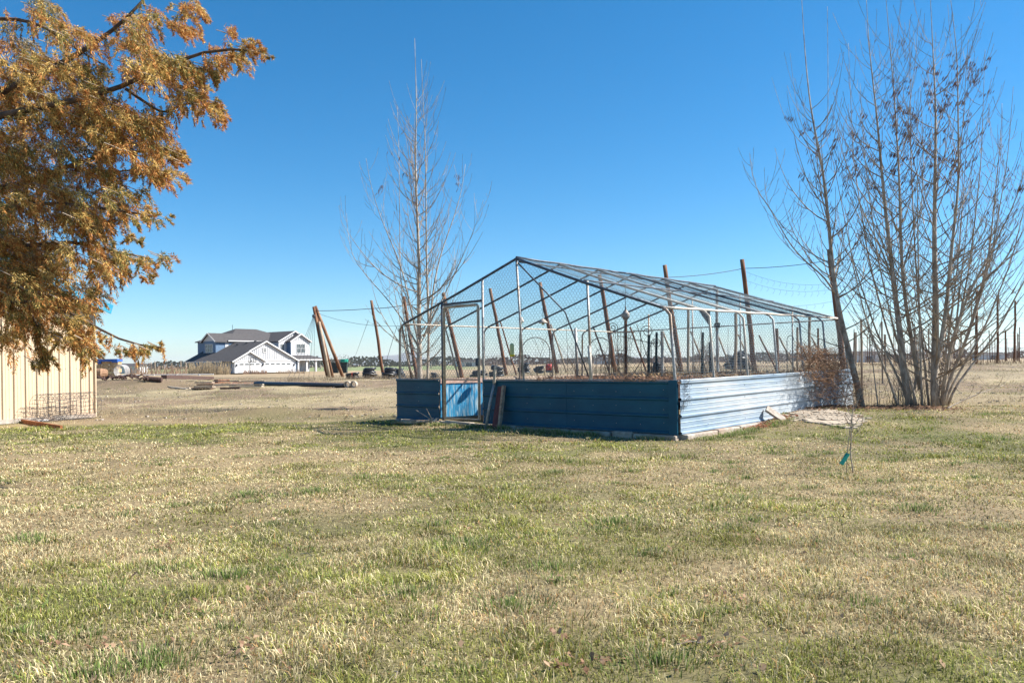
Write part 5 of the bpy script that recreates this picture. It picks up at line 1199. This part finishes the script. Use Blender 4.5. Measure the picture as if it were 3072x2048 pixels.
# a treeline mass
V = []
for _ in range(11000):
    px = rf.uniform(-300, 3400); Y = rf.uniform(650, 900); hmax = 4.0 + 5.5 * vnoise(px, 0, 60, 3) ** 1.5; f_ = foot(px, Y); z = rf.uniform(0, hmax); s_ = rf.uniform(.5, 1.5)
    p = (f_.x, f_.y, f_.z + z); V += [(p[0] - s_, p[1], p[2]), (p[0], p[1], p[2] + s_ * .9), (p[0] + s_, p[1], p[2] + .2), (p[0], p[1] + .3, p[2] - s_ * .7)]
o = raw('tree_line', np.array(V), np.arange(len(V)).reshape(-1, 4), M['far_tree']); tag(o, 'hazy line of distant trees along the whole horizon', 'tree line', kind='stuff')
for px, Y, w_, h_, lb in ((2590, 300, 9, 4.2, 'white far shed behind the leaning poplar'), (2965, 420, 14, 4, 'pale far shed between the right poles'), (1820, 520, 16, 3.5, 'low pale far barn behind the wire arch'), (1400, 480, 14, 4, 'low far farm building behind the doorway'), (390, 260, 9, 3.2, 'pale far shed left of the house')):
    f_ = foot(px, Y); Rr = root('far_shed', f_, lb, 'shed'); c = f_ + Vector((0, 0, h_ * .35))
    MB().box(c, (w_, 6, h_ * .7)).build('wall', M['house_white'], Rr)
    m = MB(); z0, z1 = f_.z + h_ * .7 + .01, f_.z + h_; x0, x1 = f_.x - w_ / 2 - .3, f_.x + w_ / 2 + .3; m.add([(x0, f_.y - 3.3, z0), (x1, f_.y - 3.3, z0), (x1, f_.y, z1), (x0, f_.y, z1), (x1, f_.y + 3.3, z0), (x0, f_.y + 3.3, z0)], [(0, 1, 2, 3), (3, 2, 4, 5), (0, 3, 5), (1, 4, 2), (0, 5, 4, 1)])
    m.build('roof', M['shingle'], Rr)
    MB().box((f_.x + w_ * .1, f_.y - 3.04, f_.z + h_ * .28), (w_ * .25, .08, h_ * .5)).build('door', M['dark_pipe'], Rr)
# ------------------------------------------------------------------ cedar on the left
EL = [(60,30,70,38),(150,92,55,42),(100,170,95,52),(20,130,60,55),(300,45,48,40),(272,100,30,24),(350,30,42,26),(435,18,38,24),(320,130,75,50),(365,165,62,45),
(420,60,34,22),(515,92,32,22),(580,112,34,16),(500,142,26,20),(445,158,36,18),(610,120,16,9),(545,120,30,22),(485,175,14,20),
(405,190,45,34),(430,225,55,26),(485,245,34,18),(505,262,12,16),(60,250,78,62),(160,235,75,42),(45,330,60,55),(150,300,88,50),(235,275,60,45),(300,262,48,38),(240,335,70,38),
(330,300,46,42),(385,350,40,18),(412,368,26,10),(380,396,44,18),(335,385,46,34),(60,425,78,62),(155,400,80,55),(245,410,58,42),(185,465,80,38),(270,440,46,30),
(300,482,52,22),(345,497,32,16),(245,520,56,32),(155,530,80,42),(55,530,75,55),(322,545,26,12),(290,575,52,22),(348,592,28,20),(335,628,26,12),(205,590,78,30),(100,600,100,52),(30,610,50,60),
(250,625,48,20),(60,680,84,44),(155,680,66,34),(15,760,30,50),(100,730,52,28),(165,742,46,24),(225,785,46,24),(195,828,34,22),(105,795,22,24),(98,830,26,14),(292,800,40,11),(345,800,24,7),(370,796,10,5),(175,770,60,20),
(0,200,40,50),(-30,400,50,160),(-30,600,50,120),(10,480,40,40),(225,215,40,26),(210,160,40,24)]
K = 3072 / 2352
CB = Vector((-7.6, 9.2, 0)); CB.z = gz1(CB.x, CB.y)
CR_ = root('cedar_tree', CB, 'big golden brown cedar with drooping boughs at the left edge', 'tree')
def cw(u, v, Y): return at(u * K, v * K, Y)
MB().tube(smooth_path([CB - Vector((0, 0, .2)), CB + Vector((.1, 0, 1.5)), CB + Vector((-.1, .1, 4)), CB + Vector((.1, 0, 7)), CB + Vector((0, 0, 9.5))], 14), np.linspace(.3, .06, 14), 12).build('trunk', M['dark_bark'], CR_, smooth=True)
limbs = [([(-260, 330), (0, 215), (70, 182), (175, 130), (240, 85), (300, 40), (330, 0)], .07, 9.2), ([(-260, 330), (60, 250), (200, 228), (285, 205), (330, 170), (390, 150), (450, 120), (520, 95), (600, 120)], .055, 8.8),
 ([(-260, 480), (0, 432), (80, 420), (150, 380), (250, 350), (340, 345), (420, 350)], .05, 9.6), ([(-260, 620), (0, 560), (100, 570), (160, 545), (240, 575), (330, 590)], .05, 9.3), ([(-260, 600), (-20, 480), (120, 460), (240, 480), (350, 495)], .045, 8.6),
 ([(-260, 760), (0, 690), (120, 690), (220, 750), (290, 796), (370, 798)], .04, 9.0), ([(290, 205), (340, 240), (380, 265), (420, 235), (500, 250)], .02, 9.0), ([(240, 230), (300, 260), (330, 300), (350, 340)], .02, 9.2), ([(-260, 100), (0, 40), (100, 50), (150, 100), (240, 150)], .04, 9.4), ([(200, 228), (235, 262), (260, 300)], .018, 9), ([(390, 150), (450, 155), (500, 170)], .014, 8.8), ([(150, 380), (230, 400), (300, 390), (380, 398)], .02, 9.5), ([(120, 690), (160, 740), (190, 820)], .018, 9.1), ([(60, 690), (85, 750), (100, 830)], .018, 9.1)]
lm = MB()
for pts, r, Y in limbs:
    W = [cw(u, v, Y) for u, v in pts]
    if pts[0][0] < -200: W[0] = Vector((CB.x + .1, CB.y, W[0].z))
    Q = smooth_path(W, 16); MB().tube(Q, np.linspace(r, r * .2, 16), 7).build('limb', M['dark_bark'], CR_, smooth=True)
# sprays: little drooping fans of scale leaves
LA = []; LC = []; pinkA = []; pinkB = []
r2 = np.random.default_rng(4)
light = np.array([.7, .48, .17]); rust = np.array([.46, .215, .075]); olive = np.array([.23, .2, .07]); grey = np.array([.3, .27, .17])
def sprays(P, nl, droop, kc=.4):
    # P (n,3) centres -> nl leaflets each
    n = len(P)
    out_ = np.stack([r2.normal(.55, .5, n), r2.normal(-.15, .55, n), r2.normal(.1, .45, n) - droop], 1); out_ /= np.linalg.norm(out_, axis=1, keepdims=True)
    L = r2.uniform(.09, .2, n)
    kind = np.clip(kc + r2.normal(0, .16, n), 0, .999); base = np.where((kind < .32)[:, None], rust, np.where((kind < .66)[:, None], light, np.where((kind < .9)[:, None], olive, grey))) * r2.uniform(.6, 1.3, (n, 1))
    t = r2.random((n, nl)); side = r2.normal(0, 1, (n, nl, 3)); side -= (side * out_[:, None, :]).sum(-1, keepdims=True) * out_[:, None, :]; side /= np.linalg.norm(side, axis=-1, keepdims=True)
    c = P[:, None, :] + out_[:, None, :] * (L[:, None] * t)[..., None] + side * (.012 + .03 * (1 - t))[..., None] * 1.0
    c[..., 2] -= (t ** 2) * .05
    d = out_[:, None, :] * .8 + side * .75 + np.array([0, 0, -.25]); d /= np.linalg.norm(d, axis=-1, keepdims=True)
    ln = r2.uniform(.022, .055, (n, nl, 1)); w = np.cross(d, r2.normal(0, 1, (n, nl, 3))); w /= np.linalg.norm(w, axis=-1, keepdims=True); w *= r2.uniform(.003, .0055, (n, nl, 1))
    V = np.stack([c - d * ln * .4, c + w, c + d * ln * .9, c - w], 2).reshape(-1, 3)
    tip = np.where((t > .6)[..., None] & (r2.random((n, nl, 1)) < .55), rust * 1.15, base[:, None, :]) * r2.uniform(.7, 1.25, (n, nl, 1))
    C = np.repeat(tip.reshape(-1, 3), 4, 0); LA.append(V); LC.append(C)
def finger(p, d, L, nl, wid, kc):
    # a drooping tassel of scale leaves: p start, d outward direction, L length
    t = r2.random(nl) ** .8; d = np.array(d); s0 = np.array([r2.normal(0, .3), r2.normal(0, .3), 1.0])
    c = np.array(p) + d * (L * t)[:, None]; c[:, 2] -= (t ** 2) * L * .75
    w0 = wid * np.sin(np.clip(t * 1.0 + .22, 0, 1) * math.pi * .93) ** .7
    off = r2.normal(0, 1, (nl, 3)); off /= np.linalg.norm(off, axis=1, keepdims=True); rr = r2.random(nl) ** .45
    c = c + off * (w0 * rr)[:, None]
    dr = d * .55 + off * .55 + np.array([0, 0, -.15 - .5 * float(L > .15)]) + r2.normal(0, .25, (nl, 3)); dr /= np.linalg.norm(dr, axis=1, keepdims=True)
    ln = r2.uniform(.02, .045, (nl, 1)); w = np.cross(dr, r2.normal(0, 1, (nl, 3))); w /= np.linalg.norm(w, axis=1, keepdims=True); w *= r2.uniform(.003, .0058, (nl, 1))
    V = np.stack([c - dr * ln * .4, c + w, c + dr * ln, c - w], 1).reshape(-1, 3)
    base = light if kc < .42 else (rust if kc < .66 else (olive if kc < .93 else grey))
    C = np.where((r2.random(nl) < .25)[:, None], (light if kc > .42 else olive), base)
    C = np.where(((t > .7) & (r2.random(nl) < .5))[:, None], rust * 1.15, C) * r2.uniform(.55, 1.3, (nl, 1))
    LA.append(V); LC.append(np.repeat(C, 4, 0))
for (u, v, rx, ry) in EL:
    area = math.pi * rx * ry; n_ = max(2, int(area / 320)); 
    for _ in range(n_):
        a = random.uniform(0, 6.28); q = math.sqrt(random.random()); Y = 9.1 + random.gauss(0, .5) + (.5 if u < 150 else 0)
        cu, cv = u + rx * q * math.cos(a), v + ry * q * math.sin(a) * .85
        if fbm(cu * .8, cv * 1.3, 34, 12, 2) < (.465 if u > 250 else .44 if u > 120 else .37) - (.05 if v > 560 and u < 260 else 0) and min(rx, ry) > 20: continue
        p = cw(cu, cv, Y); L = min(.26, max(.08, ry * .0054 * 1.25)) * random.uniform(.7, 1.25)
        kc = random.random() * .6 + .4 * float(np.clip(2.4 * (fbm(cu, cv, 60, 44, 2) - .5) + .5, 0, 1)) + .12 * float(ss(cv, 350, 750))  # olive share grows downward, shade of the lower boughs put into leaf colour
        for j in range(3):
            d = Vector((random.gauss(.45, .55), random.gauss(-.1, .6), random.gauss(-.05, .35))).normalized()
            finger(tuple(p + Vector((random.gauss(0, .03), random.gauss(0, .05), random.gauss(0, .02)))), tuple(d), L * random.uniform(.7, 1.1), 95, min(.05, L * .26), kc)
        lm.tube([p + Vector((-.14, .05, .06)), p, p + Vector((.06, 0, -.03))], [.006, .004, .002], 3, False)
for pts, r, Y in limbs:           # fringe hanging under limbs
    W = smooth_path([cw(u, v, Y) for u, v in pts], 46)
    for p in W[8:]:
        if random.random() < .75:
            finger(tuple(p + r2.normal(0, 1, 3) * .03), (random.uniform(-.1, .5), random.gauss(0, .4), -.4), random.uniform(.08, .2), 80, .028, random.random())
tag(lm.build('twigs', M['twig'], CR_), kind='stuff')
V = np.concatenate(LA); C = np.concatenate(LC); print('cedar leaves', len(V) // 4)
tag(raw('foliage', V, np.arange(len(V)).reshape(-1, 4), M['leaf'], C, CR_), kind='stuff')

# ------------------------------------------------------------------ grass
r3 = np.random.default_rng(9)
def in_gh(x, y, pad=.12):
    px = x - P0[0]; py = y - P0[1]; a = px * TV[0] / WW + py * TV[1] / WW; b = px * DV[0] + py * DV[1]
    return (a > -pad) & (a < WW + pad) & (b > -pad) & (b < LL + pad)
def in_patio(x, y):
    P = PQ; c = np.ones(len(x), bool)
    for (a, b), (d, e) in zip(P, P[1:] + P[:1]): c &= ((d - a) * (y - b) - (e - b) * (x - a)) > -.05
    return c
def barn_in(x, y): return ((x - BC.x) * bn.x + (y - BC.y) * bn.y < .05) & ((x - BC.x) * bd.x + (y - BC.y) * bd.y > -.1)
def blades(n, y0, y1, hm, wm, pw=1.0, lean=1.0, seg=2, straw=.0):
    y = y0 + (y1 - y0) * r3.random(n) ** pw; x = (r3.random(n) * 2 - 1) * (.70 * y + 3.0)
    cl = fbm(x, y, .22, 61, 2); k = r3.random(n) < .6 + 1.2 * (cl - .3); x, y = x[k], y[k]
    ok = ~(in_gh(x, y) | in_patio(x, y) | barn_in(x, y)); x, y = x[ok], y[ok]; n = len(x)
    g = green_w(x, y) + .7 * (fbm(x, y * .6, .42, 131, 2) - .5); cl = fbm(x, y, .22, 61, 2); bare = ss(fbm(x, y, .8, 72, 3), .36, .46); k = r3.random(n) < .6 + .4 * bare; x, y, g, cl = x[k], y[k], g[k], cl[k]; n = len(x)
    z = gz(x, y) - .004; isg = r3.random(n) < np.clip(g * .7 + .13, 0, 1) * np.where(y > 19, .5, 1)
    tuft = ss(fbm(x, y, .45, 83, 2), .55, .75)
    h = hm * r3.uniform(.45, 1.2, n) * (.55 + .6 * cl + .9 * tuft * (.4 + g)); a = r3.random(n) * 6.283 ; gx = (fbm(x, y, .25, 5, 2) - .5) * 5; 
    ln = h * lean * np.abs(r3.normal(.55, .35, n)); dx = np.cos(a + gx) * ln; dy = np.sin(a + gx) * ln; w = wm * r3.uniform(.7, 1.3, n) * (1 + .06 * y)
    wa = a + 1.57 + r3.normal(0, .5, n); wx = np.cos(wa) * w; wy = np.sin(wa) * w
    b = np.stack([x, y, z], 1)
    W = np.stack([wx, wy, 0 * wx], 1); D = np.stack([dx, dy, 0 * dx], 1); U = np.stack([0 * h, 0 * h, h], 1)
    v = np.stack([b - W * .5, b + W * .5, b + D * .4 + U * .62 + W * .38, b + D * .4 + U * .62 - W * .38, b + D + U * np.clip(1 - .25 * ln / np.maximum(h, 1e-4), .45, 1)[:, None]], 1)
    V = v.reshape(-1, 3); base = (np.arange(n) * 5)[:, None]
    T = np.concatenate([base + np.array([[0, 1, 2]]), base + np.array([[0, 2, 3]]), base + np.array([[3, 2, 4]])], 0)
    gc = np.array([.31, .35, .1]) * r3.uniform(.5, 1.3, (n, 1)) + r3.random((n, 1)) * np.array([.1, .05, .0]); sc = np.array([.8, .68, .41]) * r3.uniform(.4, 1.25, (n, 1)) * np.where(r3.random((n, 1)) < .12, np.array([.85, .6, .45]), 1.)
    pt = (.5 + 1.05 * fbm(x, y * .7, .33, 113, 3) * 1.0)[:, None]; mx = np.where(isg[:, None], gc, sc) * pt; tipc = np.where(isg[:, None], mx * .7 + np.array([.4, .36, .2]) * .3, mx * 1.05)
    C = np.stack([mx * .26, mx * .26, mx, mx, tipc], 1).reshape(-1, 3)  # blade bases coloured darker to imitate shade down between the blades
    return V, T, C
def lawn(parts, name, label):
    Vs, Ts, Cs = [], [], []; o = 0
    for V, T, C in parts: Vs.append(V); Ts.append(T + o); Cs.append(C); o += len(V)
    V = np.concatenate(Vs); print(name, len(V) // 5)
    ob = raw(name, V, np.concatenate(Ts), M['blade'], np.concatenate(Cs), k=3); tag(ob, label, 'grass', kind='stuff')
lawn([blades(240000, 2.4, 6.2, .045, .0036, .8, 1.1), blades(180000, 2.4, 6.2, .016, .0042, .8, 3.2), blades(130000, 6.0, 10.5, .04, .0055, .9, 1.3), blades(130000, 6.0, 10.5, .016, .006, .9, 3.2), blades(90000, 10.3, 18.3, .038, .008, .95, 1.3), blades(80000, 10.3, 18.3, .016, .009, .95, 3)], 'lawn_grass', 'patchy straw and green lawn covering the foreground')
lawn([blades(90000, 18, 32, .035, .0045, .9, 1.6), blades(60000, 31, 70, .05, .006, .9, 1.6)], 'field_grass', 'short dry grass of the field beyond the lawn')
# greener tufts
def tufts(cs, name, label):
    Vs, Ts, Cs = [], [], []; o = 0
    for (x0, y0, r_, n, h_) in cs:
        a = r3.random(n) * 6.283; q = np.abs(r3.normal(0, .55, n)) * r_; x = x0 + q * np.cos(a) * 1.5; y = y0 + q * np.sin(a); z = gz(x, y) - .005
        h = h_ * r3.uniform(.5, 1.2, n); l = h * r3.uniform(.1, .9, n); dx = (x - x0) / r_ * l + r3.normal(0, .3, n) * l; dy = (y - y0) / r_ * l + r3.normal(0, .3, n) * l
        w = .0042 * (1 + .06 * y0); wa = r3.random(n) * 6.283; W = np.stack([np.cos(wa) * w, np.sin(wa) * w, 0 * wa], 1); b = np.stack([x, y, z], 1); D = np.stack([dx, dy, 0 * dx], 1); U = np.stack([0 * h, 0 * h, h], 1)
        v = np.stack([b - W * .5, b + W * .5, b + D * .35 + U * .65 + W * .4, b + D * .35 + U * .65 - W * .4, b + D + U * .95], 1).reshape(-1, 3); base = (np.arange(n) * 5)[:, None] + o
        Ts += [base + np.array([[0, 1, 2]]), base + np.array([[0, 2, 3]]), base + np.array([[3, 2, 4]])]
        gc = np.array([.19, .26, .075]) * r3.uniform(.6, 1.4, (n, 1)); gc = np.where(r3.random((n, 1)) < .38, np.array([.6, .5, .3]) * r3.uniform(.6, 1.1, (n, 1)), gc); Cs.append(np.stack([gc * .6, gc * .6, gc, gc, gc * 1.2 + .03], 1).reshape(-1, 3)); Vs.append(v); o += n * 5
    ob = raw(name, np.concatenate(Vs), np.concatenate(Ts), M['blade'], np.concatenate(Cs), k=3); tag(ob, label, 'grass', kind='stuff')
cs = []
for (px, py) in ((90, 1620), (690, 1735), (1530, 1820), (300, 2030), (1980, 1990), (470, 1980), (1230, 1790), (2760, 1530), (950, 1480), (1400, 1640), (740, 1490), (1840, 1570), (1340, 1660)):
    p = on(px, py); cs.append((p.x, p.y, .2, 420, .06))
for _ in range(170):
    y = random.uniform(3.4, 16); x = random.uniform(-.66, .66) * y
    if in_gh(np.array([x]), np.array([y]), .3)[0] or in_patio(np.array([x]), np.array([y]))[0]: continue
    cs.append((x, y, random.uniform(.1, .3), 170, random.uniform(.03, .055)))
for _ in range(40):      # grass against the front footing
    t = random.random(); p = gh(t, 0, 0, random.uniform(.2, .4)); cs.append((p.x, p.y, .14, 120, .09))
for _ in range(18):
    s = random.uniform(0, 3.4); p = gh(0, s, 0, 0, random.uniform(.35, .6)); cs.append((p.x, p.y, .14, 120, .08))
for k_ in range(12):
    a_, b_ = PQ[k_ % 4], PQ[(k_ + 1) % 4]; f_ = random.random(); cs.append((a_[0] + (b_[0] - a_[0]) * f_, a_[1] + (b_[1] - a_[1]) * f_, .12, 110, .06))
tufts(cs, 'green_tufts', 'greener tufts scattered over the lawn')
# fallen leaves on the lawn
def lp():
    y = 3.3 + 13 * random.random() ** 1.6; x = random.uniform(-.66, .66) * y
    return Vector((x, y, gz1(x, y) + .025))
litter(190, lp, (.42, .29, .19), (.18, .11, .07), .042, 'curled brown leaves fallen on the lawn', 'leaves', 'fallen_leaves')
cl_ = [on(px, py) for px, py in ((560, 1840), (170, 1950), (320, 1950), (1400, 1590), (750, 1960), (1650, 1930), (2180, 1800), (2120, 1940), (2770, 1700), (1800, 1990), (500, 1640), (790, 1770), (1700, 2010))]
def lp2():
    c = random.choice(cl_); x = c.x + random.gauss(0, .07); y = c.y + random.gauss(0, .05); return Vector((x, y, gz1(x, y) + random.uniform(.015, .045)))
litter(170, lp2, (.5, .33, .22), (.2, .11, .07), .036, 'small drifts of crumpled brown leaves in the foreground lawn', 'leaves', 'leaf_drift')
# twigs on the lawn
m = MB()
for _ in range(26):
    p = lp(); a = random.uniform(0, 6.28); l_ = random.uniform(.05, .14); q = p + Vector((math.cos(a) * l_, math.sin(a) * l_, .01)); m.tube([p, p.lerp(q, .5) + Vector((.01, .01, .01)), q], .0025, 3, False)
tag(m.build('lawn_twigs', M['old_white']), 'small bleached twigs lying on the lawn', 'twigs', kind='stuff')
# weeds round the field
tallgrass(700, 860, 1330, 56, .1, .35, 'dry weed stubble among the tubing coils', (.5, .4, .28))
tallgrass(500, 1500, 2450, 42, .1, .45, 'dry weeds behind the enclosure', (.5, .4, .27))
tallgrass(500, 2500, 3150, 55, .1, .5, 'dry weeds along the trellis rows', (.5, .38, .27))
tallgrass(900, 290, 620, 23, .02, .1, 'pale stubble beyond the barn corner', (.66, .56, .38), .8)

# low rough clumps over the field
A = []; B = []; C = []
for _ in range(420):
    y = 19 + 42 * random.random() ** 1.3; x = random.uniform(-.72, .72) * y
    if in_gh(np.array([x]), np.array([y]), .3)[0]: continue
    rr = random.uniform(.1, .35); gcol = (.3, .31, .14) if random.random() < .4 else (.5, .4, .26)
    for k in range(14):
        px_, py_ = x + random.gauss(0, rr), y + random.gauss(0, rr); h = random.uniform(.03, .11); p = (px_, py_, gz1(px_, py_)); A.append(p); B.append((px_ + random.gauss(0, h * .6), py_ + random.gauss(0, h * .6), p[2] + h)); k2 = random.uniform(.5, 1.1); C.append([c * k2 for c in gcol])
o = prism(np.array(A), np.array(B), .005, M['blade'], 'field_tufts', None, np.array(C)); tag(o, 'rough low tufts dotted over the dry field', 'grass', kind='stuff')
# clods and stones on the field
m = MB(); V = []; Fq = []
for _ in range(900):
    y = 19.5 + 40 * random.random() ** 1.4; x = random.uniform(-.72, .72) * y
    if in_gh(np.array([x]), np.array([y]), .3)[0]: continue
    s_ = random.uniform(.012, .04); z = gz1(x, y); m.add([(x + s_ * random.uniform(.6, 1.2) * i, y + s_ * random.uniform(.6, 1.2) * j, z + k * s_ * random.uniform(.6, 1)) for i in (-1, 1) for j in (-1, 1) for k in (0, 1)], [(0, 1, 3, 2), (4, 6, 7, 5), (0, 4, 5, 1), (2, 3, 7, 6), (1, 5, 7, 3)])
tag(m.build('clods', M['concrete']), 'small stones and clods scattered over the field', 'stones', kind='stuff')
